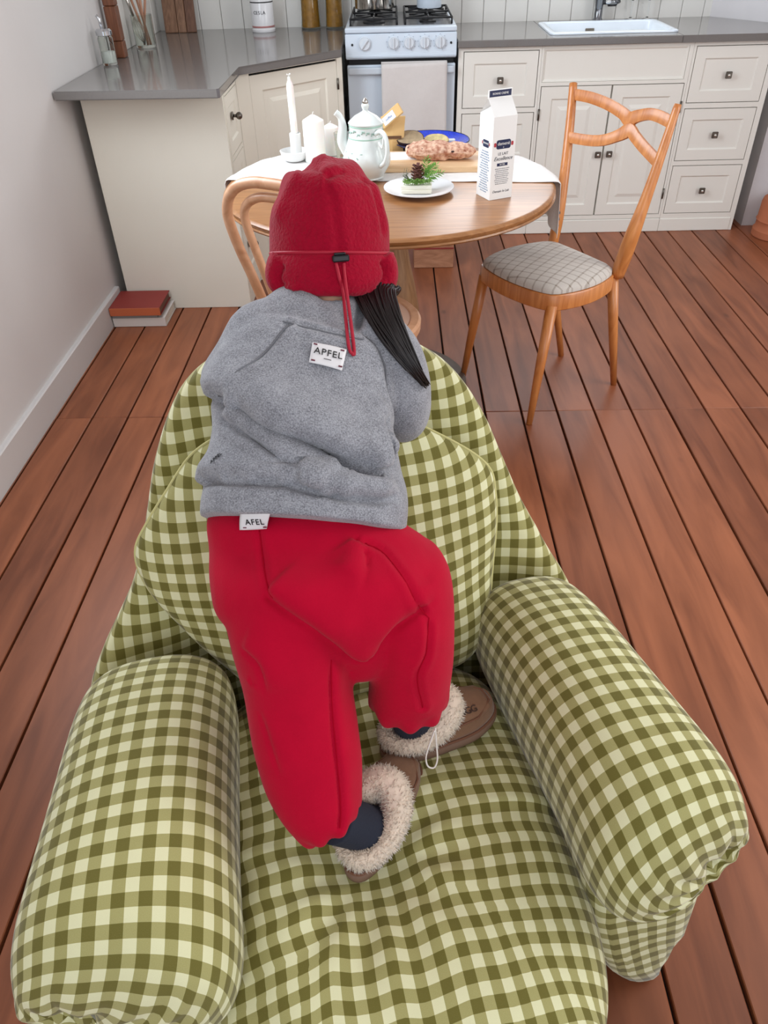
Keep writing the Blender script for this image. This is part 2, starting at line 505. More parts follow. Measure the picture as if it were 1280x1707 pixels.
fronts(u3, [('drawer', 1.417, 1.770, 0.614, 0.855, [(1.589, 0.734)], []), ('drawer', 1.417, 1.770, 0.351, 0.592, [(1.589, 0.473)], []), ('drawer', 1.417, 1.770, 0.091, 0.330, [(1.589, 0.208)], [])])
obox('plinth', (1.405, YF - 0.004, 0.0), (1.780, YF + 0.02, 0.066), cab, u3, bev=0.003)

# worktop over the right run, with a cut out for the basin
wt = thing('worktop', 'grey quartz worktop over the cream cabinets with a sink set into it', 'worktop', (1.05, YF, 0.87))
bm = bmesh.new()
box(bm, (0.300, 4.094, 0.872), (0.745, 4.745, 0.902), 0.003)
v2 = [(1.335, 4.094), (1.868, 4.094), (1.868, 4.432), (1.655, 4.745), (1.335, 4.745)]
lo = [bm.verts.new((a, b, 0.872)) for a, b in v2]; hi = [bm.verts.new((a, b, 0.902)) for a, b in v2]
bm.faces.new(lo[::-1]); bm.faces.new(hi)
for i in range(5): bm.faces.new((lo[i], lo[(i + 1) % 5], hi[(i + 1) % 5], hi[i]))
box(bm, (0.74, 4.094, 0.872), (1.34, 4.205, 0.902), 0.003)
box(bm, (0.74, 4.60, 0.872), (1.34, 4.745, 0.902))
from_bm('slab', bm, stone, wt)
sinkm = M('white_ceramic', (218, 228, 238), 0.12, spec=0.6)
sk = thing('sink', 'white ceramic inset sink with a raised rim in the grey worktop', 'sink', (1.04, 4.4, 0.74))
bm = bmesh.new()
def rr(cx, cy, hx, hy, r, z, n=6):
    pts = []
    for qx, qy, a0 in ((1, 1, 0), (-1, 1, 90), (-1, -1, 180), (1, -1, 270)):
        for i in range(n + 1):
            a = R(a0 + 90 * i / n)
            pts.append(Vector((cx + qx * (hx - r) + r * math.cos(a), cy + qy * (hy - r) + r * math.sin(a), z)))
    return pts
cx, cy = 1.045, 4.405
rg = [rr(cx, cy, 0.303, 0.212, 0.03, 0.903), rr(cx, cy, 0.302, 0.211, 0.03, 0.909), rr(cx, cy, 0.296, 0.205, 0.028, 0.912), rr(cx, cy, 0.276, 0.185, 0.03, 0.911), rr(cx, cy, 0.268, 0.178, 0.03, 0.905), rr(cx, cy, 0.255, 0.165, 0.04, 0.80), rr(cx, cy, 0.20, 0.12, 0.05, 0.785)]
vs = [[bm.verts.new(p) for p in r_] for r_ in rg]
for a, b in zip(vs[:-1], vs[1:]):
    for j in range(len(a)): bm.faces.new((a[j], a[(j + 1) % len(a)], b[(j + 1) % len(a)], b[j]))
bm.faces.new(vs[-1])
smooth_angle(from_bm('basin', bm, sinkm, sk), 50)
obox('overflow', (0.985, 4.573, 0.868), (1.03, 4.578, 0.882), iron, sk, bev=0.002)
fchrome = M('chrome_reflecting_dark', (128, 130, 134), 0.12, metal=1.0)  # dark surroundings mirrored in the chrome are put into its base colour
fc = thing('faucet', 'chrome single lever faucet behind the white sink', 'faucet', (1.06, 4.665, 0.902))
bm = bmesh.new()
lathe(bm, [(0.026, 0), (0.026, 0.006), (0.021, 0.012), (0.020, 0.06), (0.024, 0.09), (0.026, 0.125), (0.020, 0.14), (0.006, 0.147)], (1.06, 4.665, 0.903), 20)
smooth_angle(from_bm('column', bm, fchrome, fc), 45)
otube('spout', crspline([(1.06, 4.66, 1.005), (1.06, 4.60, 1.035), (1.06, 4.50, 1.03), (1.06, 4.47, 1.0)], 6), 0.013, chrome, fc, 14)
otube('side_valve', [(1.075, 4.665, 0.985), (1.10, 4.664, 0.985), (1.104, 4.664, 0.985), (1.145, 4.662, 0.985), (1.15, 4.662, 0.985), (1.165, 4.661, 0.985)], [0.012, 0.012, 0.021, 0.021, 0.012, 0.006], fchrome, fc, 16)
otube('lever', [(1.06, 4.665, 1.045), (1.06, 4.63, 1.075), (1.06, 4.57, 1.095)], [0.012, 0.009, 0.007], chrome, fc, 10)
glassm = M('clear_glass', (250, 252, 252), 0.02, trans=1.0, ior=1.45)
for k, gx in enumerate((1.236, 1.322)):
    t = thing('wine_glass', ('stemmed wine glass behind the sink, the one nearer the faucet', 'stemmed wine glass behind the sink, the one farther from the faucet')[k], 'glass', (gx, 4.69, 0.902), 0, 'wine glasses behind the sink')
    olathe('foot', [(0.030, 0.0), (0.030, 0.002), (0.012, 0.005), (0.0045, 0.012)], (gx, 4.69, 0.9025), glassm, t, 20)
    olathe('stem', [(0.0045, 0.0121), (0.004, 0.05), (0.005, 0.082)], (gx, 4.69, 0.9025), glassm, t, 12)
    olathe('bowl', [(0.006, 0.082), (0.022, 0.095), (0.033, 0.12), (0.035, 0.145), (0.030, 0.185), (0.0285, 0.185), (0.033, 0.145), (0.031, 0.12), (0.02, 0.097), (0.005, 0.086)], (gx, 4.69, 0.9025), glassm, t, 24)

# left run: end unit, corner unit, L shaped worktop
e = thing('end_cabinet', 'ivory cabinet with a plain end panel facing the room beside the left wall', 'cabinet', (-0.95, 3.24, 0))
obox('end_panel', (-1.205, 3.24, 0.0), (-0.657, 3.262, 0.869), cabL, e, bev=0.0015)
obox('carcass', (-1.2, 3.2625, 0.05), (-0.685, 3.545, 0.867), cabL, e)
T = Matrix(((0, -1, 0, -0.655), (1, 0, 0, 0), (0, 0, 1, 0), (0, 0, 0, 1)))   # front of raised(): x->+Y, -y -> +X
bm = bmesh.new()
for (a, b, c, d) in ((3.262, 3.275, 0.0, 0.869), (3.527, 3.548, 0.0, 0.869), (3.275, 3.527, 0.842, 0.869), (3.275, 3.527, 0.605, 0.622), (3.275, 3.527, 0.34, 0.357), (3.275, 3.527, 0.0, 0.09)):
    box(bm, (-0.677, a, c), (-0.6555, b, d))
from_bm('face_frame', bm, cabL, e)
for (z0, z1) in ((0.622, 0.842), (0.357, 0.605), (0.09, 0.34)):
    bm = bmesh.new(); raised(bm, 3.277, 3.525, z0 + 0.003, z1 - 0.003, 0.0, 0.045, 0.006)
    for v in bm.verts:
        px, py, pz = v.co; v.co = Vector((-0.6555 - py, px, pz))
    dr = from_bm('drawer', bm, cabL, e)
    zc = (z0 + z1) / 2; 
    kb = bmesh.new()
    tube(kb, [(-0.657, 3.385, zc + 0.02), (-0.652, 3.385, zc + 0.02)], 0.016, 12)
    tube(kb, [(-0.653, 3.385, zc + 0.02), (-0.636, 3.385, zc + 0.02)], 0.006, 8)
    bmesh.ops.create_uvsphere(kb, u_segments=12, v_segments=8, radius=0.014, matrix=Matrix.Translation((-0.628, 3.385, zc + 0.02)))
    from_bm('knob', kb, iron, dr, smooth=True)
# corner unit on the slant
P0 = Vector((-0.655, 3.55, 0)); P1 = Vector((-0.235, 3.949, 0)); dv = (P1 - P0); LN = dv.length; dv.normalize(); nv = Vector((dv.y, -dv.x, 0))
T = Matrix(((dv.x, -nv.x, 0, P0.x), (dv.y, -nv.y, 0, P0.y), (0, 0, 1, 0), (0, 0, 0, 1)))
cc = thing('corner_cabinet', 'ivory slanted corner cabinet with one panelled door between end panel and stove', 'cabinet', (-0.6, 3.95, 0))
bm = bmesh.new()
for (a, b, c, d) in ((0.0, 0.068, 0.0, 0.869), (0.548, LN, 0.0, 0.869), (0.068, 0.548, 0.878 - 0.012, 0.869), (0.068, 0.548, 0.0, 0.092)):
    box(bm, (a, 0.0, c), (b, 0.022, d), 0, 1, 0, T)
from_bm('face_frame', bm, cabL, cc)
bm = bmesh.new()
v2 = [(-0.67, 3.566), (-0.245, 3.97), (-0.245, 4.70), (-1.2, 4.70), (-1.2, 3.566)]
lo = [bm.verts.new((a, b, 0.05)) for a, b in v2]; hi = [bm.verts.new((a, b, 0.866)) for a, b in v2]
bm.faces.new(lo[::-1]); bm.faces.new(hi)
for i in range(5): bm.faces.new((lo[i], lo[(i + 1) % 5], hi[(i + 1) % 5], hi[i]))
from_bm('carcass', bm, cabL, cc)
obox('top_gap', (0.068, 0.010, 0.846), (0.548, 0.021, 0.866), dark_gap, cc, M4=T)
d = front('door', cc, 0.0695, 0.5465, 0.094, 0.858, 0.001, cabL, 0.06, 0.035, T)
for h0 in (0.745, 0.17): otube('hinge', [T @ Vector((0.548, -0.004, h0)), T @ Vector((0.548, -0.004, h0 + 0.045))], 0.005, iron, d, 8)
wl = thing('worktop', 'grey quartz corner worktop carrying jars and boards beside the left wall', 'worktop', (-0.8, 3.9, 0.87))
bm = bmesh.new()
v2 = [(-1.243, 3.095), (-0.640, 3.07), (-0.630, 3.08), (-0.634, 3.535), (-0.2345, 3.93), (-0.2345, 4.742), (-1.243, 4.742)]
k = len(v2)
lo = [bm.verts.new((a, b, 0.872)) for a, b in v2]; hi = [bm.verts.new((a, b, 0.902)) for a, b in v2]
bm.faces.new(lo[::-1]); bm.faces.new(hi)
for i in range(k): bm.faces.new((lo[i], lo[(i + 1) % k], hi[(i + 1) % k], hi[i]))
bmesh.ops.bevel(bm, geom=[e_ for e_ in bm.edges if abs(e_.verts[0].co.z - e_.verts[1].co.z) < 1e-6], offset=0.003, segments=2, affect='EDGES')
from_bm('slab', bm, stone, wl)

# ------------------------------------------------------------------ stove
enamel = M('white_enamel', (206, 218, 230), 0.22, spec=0.6)
enamel2 = M('white_plastic_knob', (214, 222, 230), 0.35)
black = M('black_rubber', (14, 14, 15), 0.7)
castm = M('black_cast_iron', (22, 22, 24), 0.55)
SY = 4.10
st = thing('stove', 'white enamel gas stove with five round knobs between the cabinets', 'stove', (0.035, SY, 0))
obox('body', (-0.205, SY + 0.032, 0.02), (0.278, 4.72, 0.90), enamel, st)
obox('side_seal', (-0.232, SY + 0.055, 0.02), (0.304, SY + 0.075, 0.89), black, st)
bm = bmesh.new()
sec = [(SY + 0.002, 0.938), (SY - 0.004, 0.86), (SY - 0.012, 0.846), (SY + 0.0, 0.836), (SY + 0.04, 0.836), (SY + 0.04, 0.938)]
a = [bm.verts.new((-0.223, y, z)) for y, z in sec]; b = [bm.verts.new((0.294, y, z)) for y, z in sec]
bm.faces.new(a); bm.faces.new(b[::-1])
for i in range(6): bm.faces.new((a[i], b[i], b[(i + 1) % 6], a[(i + 1) % 6]))
bmesh.ops.bevel(bm, geom=list(bm.edges), offset=0.003, segments=2, affect='EDGES')
fp = from_bm('control_panel', bm, enamel, st)
bm = bmesh.new()
box(bm, (-0.223, SY, 0.940), (0.294, 4.70, 0.962), 0.006, 2)
from_bm('hob_top', bm, enamel, st)
obox('hob_well', (-0.205, SY + 0.05, 0.9605), (0.276, 4.68, 0.9635), M('hob_steel', (150, 152, 156), 0.25, metal=0.9), st, bev=0.002)
for (bx, by, br) in ((-0.09, 4.26, 0.05), (0.165, 4.26, 0.038), (-0.09, 4.54, 0.038), (0.165, 4.54, 0.05)):
    olathe('burner', [(br * 1.05, 0), (br * 1.05, 0.006), (br * 0.8, 0.012), (br * 0.78, 0.02), (br * 0.3, 0.022)], (bx, by, 0.9632), castm, st, 20)
for gx in (-0.09, 0.165):
    bm = bmesh.new()
    for dx in (-0.108, 0.108): tube(bm, [(gx + dx, 4.165, 0.989), (gx + dx, 4.655, 0.989)], 0.005, 6)
    for yy in (4.165, 4.41, 4.655): tube(bm, [(gx - 0.108, yy, 0.989), (gx + 0.108, yy, 0.989)], 0.005, 6)
    for yy in (4.26, 4.54):
        for q in range(6):
            a_ = R(60 * q + 30)
            tube(bm, [(gx + 0.02 * math.cos(a_), yy + 0.02 * math.sin(a_), 0.992), (gx + 0.1 * math.cos(a_), yy + 0.1 * math.sin(a_), 0.989)], 0.0045, 6)
    for dx in (-0.108, 0.108):
        for yy in (4.165, 4.655): tube(bm, [(gx + dx, yy, 0.989), (gx + dx, yy, 0.964)], 0.005, 6)
    from_bm('pan_support', bm, castm, st, smooth=True)
KY = SY - 0.002
def dial(x, z, r, ang):
    bm = bmesh.new()
    for (rr_, y0) in ((r * 1.12, 0.004),):
        tube(bm, [(x, KY + 0.004, z), (x, KY - 0.005, z)], r * 1.12, 28)
    tube(bm, [(x, KY, z), (x, KY - 0.012, z), (x, KY - 0.016, z)], [r, r * 0.97, r * 0.88], 28)
    o = from_bm('knob', bm, enamel2, st); smooth_angle(o, 40)
    Mx = Matrix.Translation((x, KY - 0.016, z)) @ Matrix.Rotation(R(ang), 4, 'Y')
    obox('knob_grip', (-r * 0.16, -0.009, -r * 0.95), (r * 0.16, 0.004, r * 0.95), enamel2, o, bev=0.002, M4=Mx)
dial(-0.133, 0.900, 0.027, 40)
for kx in (0.001, 0.073, 0.145, 0.217): dial(kx, 0.900, 0.024, 0)
for kx in (-0.191, 0.268):
    bm = bmesh.new(); tube(bm, [(kx, KY + 0.002, 0.896), (kx, KY - 0.004, 0.896)], 0.005, 10)
    from_bm('indicator_button', bm, black, st)
mark = M('grey_print', (120, 128, 140), 0.6)
for i, kx in enumerate((0.001, 0.073, 0.145, 0.217)):
    bm = bmesh.new()
    for a_ in range(-70, 250, 40):
        px, pz = kx + 0.0315 * math.cos(R(a_)), 0.900 + 0.0315 * math.sin(R(a_))
        box(bm, (px - 0.0012, KY - 0.0022, pz - 0.0012), (px + 0.0012, KY - 0.0008, pz + 0.0012))
    from_bm('dial_print', bm, mark, st)
obox('vent_gap', (-0.21, SY + 0.01, 0.812), (0.282, SY + 0.03, 0.835), black, st)
od = obox('oven_door', (-0.219, SY, 0.20), (0.291, SY + 0.03, 0.813), enamel, st, bev=0.005, seg=2)
bm = bmesh.new()
box(bm, (-0.213, SY - 0.028, 0.776), (0.286, SY - 0.002, 0.806), 0.006, 2)
from_bm('door_handle', bm, M('clear_white_handle', (196, 206, 216), 0.25), od)
obox('bottom_drawer', (-0.219, SY + 0.002, 0.05), (0.291, SY + 0.03, 0.194), enamel, st, bev=0.004)
for fx in (-0.19, 0.262): olathe('foot', [(0.018, 0), (0.018, 0.02)], (fx, SY + 0.08, 0.0), black, st, 12)
obox('rear_foot', (-0.2, 4.64, 0.0), (0.27, 4.68, 0.021), black, st)
# towel over the oven handle
linen = M('linen_cloth', (214, 209, 206), 0.95, bump=0.3, bscale=240, var=0.03, vscale=30, sheen=0.2)
pink = M('pink_stripe', (206, 186, 190), 0.95)
def sheet(name, fn, nu, nv, mat, parent=None, thick=0.0018):
    v = [fn(i / nu, j / nv) for j in range(nv + 1) for i in range(nu + 1)]
    f = [(j * (nu + 1) + i, j * (nu + 1) + i + 1, (j + 1) * (nu + 1) + i + 1, (j + 1) * (nu + 1) + i) for j in range(nv) for i in range(nu)]
    o = from_vf(name, v, f, mat, parent)
    m = o.modifiers.new('thickness', 'SOLIDIFY'); m.thickness = thick; m.offset = 0
    return o
def towel(u, v):
    x = -0.058 + 0.306 * u + 0.006 * v * u
    s = v * 0.52
    if s < 0.16: y, z = SY - 0.0025, 0.66 + s
    elif s < 0.20: a = (s - 0.16) / 0.04 * math.pi; y, z = SY - 0.0155 - 0.014 * math.cos(math.pi - a) * -1 - 0.0, 0.820 - 0.012 * 0 + 0.006 * math.sin(a)
    else: y, z = SY - 0.034, 0.82 - (s - 0.20)
    if s >= 0.20: y -= 0.004 * (1 + math.sin(u * 9 + v * 3)) * min(1, (s - 0.2) * 6); z += 0.012 * u
    return (x, y, z)
tw = thing('tea_towel', 'off white linen tea towel with a pink end stripe over the oven handle', 'towel', (0.095, SY - 0.03, 0.52))
sheet('cloth', towel, 24, 40, linen, tw)
sheet('end_stripe', lambda u, v: (lambda p: (p[0], p[1] - 0.0022, p[2]))(towel(u, 0.965 + v * 0.02)), 24, 2, pink, tw, 0.001)

# ------------------------------------------------------------------ on the stove and the worktops
steel = M('polished_steel', (205, 200, 192), 0.1, metal=1.0)
pt = thing('cooking_pot', 'polished steel cooking pot with side handles at the back left of the stove', 'pot', (-0.09, 4.5, 0.993))
olathe('vessel', [(0.088, 0), (0.098, 0.006), (0.099, 0.14), (0.103, 0.146), (0.101, 0.148), (0.096, 0.142), (0.094, 0.012), (0.0, 0.010)], (-0.09, 4.50, 0.9972), steel, pt, 40, True, False)
for s in (-1, 1):
    otube('handle', crspline([(-0.09 + s * 0.098, 4.475, 1.105), (-0.09 + s * 0.135, 4.475, 1.112), (-0.09 + s * 0.135, 4.525, 1.112), (-0.09 + s * 0.098, 4.525, 1.105)], 6), 0.005, steel, pt, 8)
pc = thing('pitcher', 'pale blue white enamel pitcher at the back right of the stove', 'pitcher', (0.18, 4.5, 0.994))
olathe('body', [(0.058, 0), (0.061, 0.004), (0.060, 0.06), (0.055, 0.11), (0.050, 0.15), (0.055, 0.175), (0.053, 0.175), (0.048, 0.15), (0.052, 0.10), (0.056, 0.01), (0, 0.008)], (0.18, 4.50, 0.9972), enamel, pc, 32, True, False)
otube('handle', crspline([(0.128, 4.50, 1.155), (0.095, 4.50, 1.15), (0.085, 4.50, 1.10), (0.10, 4.50, 1.06), (0.123, 4.50, 1.05)], 6), [0.008] * 25, enamel, pc, 10)
porc = M('white_porcelain', (226, 226, 228), 0.2, spec=0.55)
redp = M('dull_red_glaze', (176, 120, 118), 0.3)
ink = M('black_ink', (26, 26, 28), 0.6)
cn = thing('canister', 'white porcelain canister lettered in black with red and black bands on the left worktop', 'canister', (-0.667, 4.60, 0.902))
olathe('body', [(0.058, 0), (0.060, 0.004), (0.060, 0.012), (0.057, 0.015), (0.057, 0.148), (0.054, 0.152), (0.0, 0.152)], (-0.667, 4.60, 0.9025), porc, cn, 36, True, False)
olathe('red_band', [(0.0575, 0.020), (0.0582, 0.0215), (0.0582, 0.0265), (0.0575, 0.028)], (-0.667, 4.60, 0.9025), redp, cn, 36, False, False)
olathe('black_band', [(0.0573, 0.126), (0.0578, 0.127), (0.0578, 0.130), (0.0573, 0.131)], (-0.667, 4.60, 0.9025), ink, cn, 36, False, False)
olathe('lid', [(0.06, 0.152), (0.061, 0.156), (0.058, 0.166), (0.02, 0.172), (0.012, 0.176), (0.014, 0.188), (0.0, 0.192)], (-0.667, 4.60, 0.9027), porc, cn, 32)
for i, ch in enumerate('CESLA'):
    a_ = R(-90 - 8 + (i - 2) * 12.5)
    n_ = Vector((math.cos(a_), math.sin(a_), 0))
    lettering('lettering', ch, 0.021, basis(Vector((-0.667, 4.60, 0.9025 + 0.085)) + n_ * 0.0575, (-n_.y, n_.x, 0), (0, 0, 1)), ink, cn, 0.0006)
pasta = M('amber_pasta', (196, 136, 44), 0.5, var=0.25, vscale=60)
jarg = M('jar_glass', (236, 240, 236), 0.03, trans=1.0, ior=1.3)
lidm = M('cork_lid', (170, 130, 90), 0.8)
for k, jx in enumerate((-0.428, -0.303)):
    t = thing('storage_jar', ('glass jar of amber pasta on the left worktop, left of the pair', 'glass jar of amber pasta on the left worktop, beside the stove')[k], 'jar', (jx, 4.665, 0.902), 0, 'jars of pasta')
    fat = (1.0, 0.92)[k]
    olathe('glass', [(0.05 * fat, 0), (0.052 * fat, 0.006), (0.049 * fat, 0.05), (0.046 * fat, 0.16), (0.042 * fat, 0.20), (0.040 * fat, 0.20), (0.044 * fat, 0.16), (0.047 * fat, 0.05), (0.049 * fat, 0.008), (0, 0.006)], (jx, 4.665, 0.9025), jarg, t, 28, True, False)
    olathe('pasta', [(0.0, 0.008), (0.0475 * fat, 0.0085), (0.0455 * fat, 0.05), (0.043 * fat, 0.15), (0.0, 0.152)], (jx, 4.665, 0.9025), pasta, t, 24, False, False)
    olathe('lid', [(0.036 * fat, 0.19), (0.041 * fat, 0.2005), (0.041 * fat, 0.215), (0.0, 0.216)], (jx, 4.665, 0.9025), lidm, t, 24)
# sugar shaker
sh = thing('sugar_shaker', 'small glass shaker with a metal spout by the left wall', 'shaker', (-1.195, 3.665, 0.902))
olathe('glass', [(0.028, 0), (0.031, 0.004), (0.031, 0.095), (0.027, 0.105), (0.025, 0.105), (0.0285, 0.094), (0.0285, 0.008), (0, 0.007)], (-1.195, 3.665, 0.9025), jarg, sh, 20, True, False)
olathe('sugar', [(0, 0.0085), (0.0275, 0.009), (0.0275, 0.05), (0, 0.052)], (-1.195, 3.665, 0.9025), M('sugar', (235, 235, 232), 0.9), sh, 16, False, False)
olathe('lid', [(0.031, 0.1055), (0.033, 0.107), (0.033, 0.122), (0.026, 0.130), (0, 0.131)], (-1.195, 3.665, 0.9025), chrome, sh, 20)
otube('spout', [(-1.20, 3.665, 1.03), (-1.203, 3.665, 1.066), (-1.212, 3.665, 1.078)], 0.006, chrome, sh, 8)
# tall wooden mill
millw = wood('walnut_mill', (92, 52, 32), (136, 84, 56), grain=(3, 3, 0.4), scale=10, rough=0.4)
ml = thing('pepper_mill', 'tall square brown wooden mill standing by the left wall', 'mill', (-1.205, 3.86, 0.902))
for z0, z1, hw in ((0, 0.062, 0.026), (0.0635, 0.19, 0.0255), (0.1915, 0.30, 0.025)):
    obox('wood_block', (-1.205 - hw, 3.86 - hw, 0.9025 + z0), (-1.205 + hw, 3.86 + hw, 0.9025 + z1), millw, ml, bev=0.003)
olathe('top_cap', [(0.02, 0.3002), (0.018, 0.31), (0.022, 0.325), (0, 0.34)], (-1.205, 3.86, 0.9025), millw, ml, 16)
# utensil jar
uj = thing('utensil_jar', 'clear glass jar holding a whisk and wooden spoons by the left wall', 'jar', (-1.165, 4.15, 0.902))
olathe('glass', [(0.044, 0), (0.047, 0.005), (0.048, 0.13), (0.046, 0.13), (0.0445, 0.010), (0, 0.009)], (-1.165, 4.15, 0.9025), jarg, uj, 28, True, False)
spoonw = wood('beech_spoon', (150, 100, 76), (196, 150, 122), grain=(2, 2, 0.3), scale=12, rough=0.6)
for k, (bx, by, tx, ty, tz, hd) in enumerate(((0.015, 0.0, -0.055, 0.01, 0.27, 0.022), (0.02, 0.012, -0.028, 0.03, 0.28, 0.02), (0.012, -0.012, 0.012, -0.005, 0.27, 0.024), (-0.012, 0.016, 0.04, 0.03, 0.25, 0.019))):
    s = thing('wooden_spoon', ('wooden spoon leaning farthest left in the glass utensil jar', 'wooden spoon standing second from the left in the utensil jar', 'upright wooden spoon in the middle right of the utensil jar', 'wooden spoon leaning farthest right in the glass utensil jar')[k], 'spoon', (-1.165 + bx, 4.15 + by, 0.914), 0, 'wooden spoons in the jar')
    a = Vector((-1.165 + bx, 4.15 + by, 0.914)); b = Vector((-1.165 + tx, 4.15 + ty, 0.9 + tz)); dd = (b - a).normalized()
    otube('handle', [a, a + (b - a) * 0.5, b - dd * 0.05], [0.005, 0.0055, 0.006], spoonw, s, 8)
    bm = bmesh.new(); bmesh.ops.create_uvsphere(bm, u_segments=12, v_segments=8, radius=1.0)
    for v in bm.verts: v.co = Vector((v.co.x * hd, v.co.y * 0.006, v.co.z * 0.036))
    q = dd.to_track_quat('Z', 'Y').to_matrix().to_4x4()
    for v in bm.verts: v.co = b + (q @ v.co)
    from_bm('bowl', bm, spoonw, s, smooth=True)
wk = thing('whisk', 'wire whisk standing head down in the clear glass utensil jar', 'whisk', (-1.18, 4.145, 0.915))
bm = bmesh.new()
for q in range(7):
    a_ = math.pi * q / 7
    pts = []
    for i in range(17):
        t_ = -1 + 2 * i / 16
        rr_ = 0.024 * math.cos(t_ * math.pi / 2) ** 0.8 if abs(t_) < 0.999 else 0.0
        s_ = 1
        pts.append((t_, rr_))
    path = [Vector((math.cos(a_) * 0.024 * math.sin(math.pi * i / 16) * (1 if i < 99 else -1), math.sin(a_) * 0.024 * math.sin(math.pi * i / 16), 0.11 * (i / 16))) for i in range(17)]
    path2 = [Vector((-p.x, -p.y, p.z)) for p in path]
    for pp in (path, path2):
        tube(bm, [Vector((-1.168, 4.146, 0.918)) + Vector((p.x - 0.28 * p.z, p.y, p.z)) for p in pp], 0.0011, 5)
from_bm('wires', bm, steel, wk, smooth=True)
otube('handle', [(-1.199, 4.146, 1.026), (-1.23, 4.15, 1.15)], [0.006, 0.008], steel, wk, 10)
# leaning chopping boards
bw = wood('brown_board_wood', (108, 76, 56), (154, 116, 90), grain=(4, 4, 0.3), scale=9, rough=0.55)
bw2 = wood('dark_board_wood', (84, 54, 38), (122, 84, 62), grain=(4, 4, 0.3), scale=9, rough=0.55)
for k, (x0, x1, mm, lab) in enumerate(((-1.185, -1.118, bw, 'narrow brown wooden board leaning on the back wall, left of three'), (-1.116, -1.073, bw, 'narrow brown wooden board leaning on the back wall, middle of three'), (-1.071, -1.022, bw2, 'darker narrow wooden board leaning on the back wall, right of three'))):
    bm = bmesh.new()
    Mx = Matrix.Translation((x0, 4.62 + 0.0 * k, 0.903)) @ Matrix.Rotation(R(-15), 4, 'X') @ Matrix.Rotation(R(-1.5), 4, 'Y')
    box(bm, (0, 0, 0), (x1 - x0, 0.018, 0.36), 0.003, 1, 0, Mx)
    tag(from_bm('chopping_board', bm, mm), lab, 'board', 'boards leaning in the corner')
# books by the end panel
def book(x0, x1, y0, y1, z0, z1, cover, label, pages, name='book', spine=None):
    t = thing(name, label, 'book', ((x0 + x1) / 2, (y0 + y1) / 2, z0), 0, 'books stacked on the floor')
    bm = bmesh.new()
    box(bm, (x0, y0, z0), (x1, y1, z0 + 0.003)); box(bm, (x0, y0, z1 - 0.003), (x1, y1, z1))
    c = from_bm('cover', bm, cover, t)
    obox('spine', (x0, y0 - 0.002, z0), (x1, y0 + 0.003, z1), spine or cover, t, bev=0.001)
    obox('pages', (x0 + 0.004, y0 + 0.004, z0 + 0.0035), (x1 - 0.005, y1 - 0.005, z1 - 0.0035), pages, t)
page = M('page_paper', (226, 220, 208), 0.9)
book(-1.228, -1.0, 3.055, 3.236, 0.0005, 0.040, M('white_cover', (222, 216, 210), 0.6), 'thick white book lowest of the stack by the left wall', page)
book(-1.226, -1.03, 3.052, 3.225, 0.041, 0.053, M('grey_cover', (140, 138, 136), 0.6), 'thin grey book in the middle of the floor stack', page)
book(-1.230, -1.012, 3.046, 3.232, 0.054, 0.088, M('red_cover', (140, 50, 44), 0.6), 'red brown book with orange spine on top of the floor stack', M('dark_pages', (120, 84, 70), 0.9), spine=M('orange_spine', (196, 104, 66), 0.6))
# terracotta pot at the right edge
terra = M('terracotta', (186, 112, 78), 0.85, var=0.15, vscale=12, bump=0.1, bscale=80)
tp = thing('terracotta_pot', 'terracotta pot with ribbed bands on the floor by the right pier', 'pot', (1.99, 4.02, 0))
olathe('vessel', [(0.118, 0), (0.122, 0.004), (0.122, 0.035), (0.113, 0.045), (0.112, 0.075), (0.117, 0.082), (0.112, 0.09), (0.11, 0.165), (0.105, 0.185), (0.085, 0.197), (0.08, 0.20), (0.075, 0.19), (0.08, 0.03), (0, 0.028)], (1.995, 4.02, 0.0), terra, tp, 40, True, False)
# wooden crate under the table
crw = wood('pale_crate_wood', (138, 92, 66), (176, 128, 98), grain=(1, 4, 4), scale=8, rough=0.6)
cr = thing('wooden_crate', 'pale wooden crate with a red line across its face on the floor under the table', 'crate', (0.185, 3.76, 0))
obox('front_board', (0.088, 3.662, 0.0), (0.281, 3.678, 0.16), crw, cr, bev=0.002)
obox('back_board', (0.088, 3.852, 0.0), (0.281, 3.868, 0.16), crw, cr, bev=0.002)
obox('side_board', (0.088, 3.679, 0.0), (0.102, 3.851, 0.16), crw, cr); obox('side_board', (0.267, 3.679, 0.0), (0.281, 3.851, 0.16), crw, cr)
obox('bottom_board', (0.103, 3.679, 0.001), (0.266, 3.851, 0.014), crw, cr)
obox('red_line', (0.0885, 3.6605, 0.092), (0.2805, 3.663, 0.099), M('dark_red_paint', (130, 44, 40), 0.6), cr)
# ------------------------------------------------------------------ round table
oak = wood('honey_oak', (136, 89, 50), (178, 126, 79), grain=(0.5, 6, 6), scale=7, rough=0.32, coat=0.2, spec=0.5)
oak_turn = wood('turned_oak', (130, 94, 62), (172, 132, 92), grain=(5, 5, 0.5), scale=7, rough=0.45)
darkbase = M('dark_bronze_base', (84, 70, 60), 0.45, var=0.2, vscale=20)
TX, TY, TZ = -0.02, 2.525, 0.72
tb = thing('round_table', 'round oak pedestal table laid with breakfast between armchair and kitchen', 'table', (TX, TY, 0))
olathe('tabletop', [(0.0, -0.030), (0.488, -0.030), (0.508, -0.026), (0.520, -0.016), (0.522, -0.008), (0.515, -0.001), (0.508, 0.0), (0.0, 0.0)], (TX, TY, TZ), oak, tb, 96, False, False)
olathe('edge_bead', [(0.5155, -0.0285), (0.5215, -0.0265), (0.524, -0.0225), (0.5215, -0.0185), (0.5165, -0.0175)], (TX, TY, TZ), oak, tb, 96, False, False)
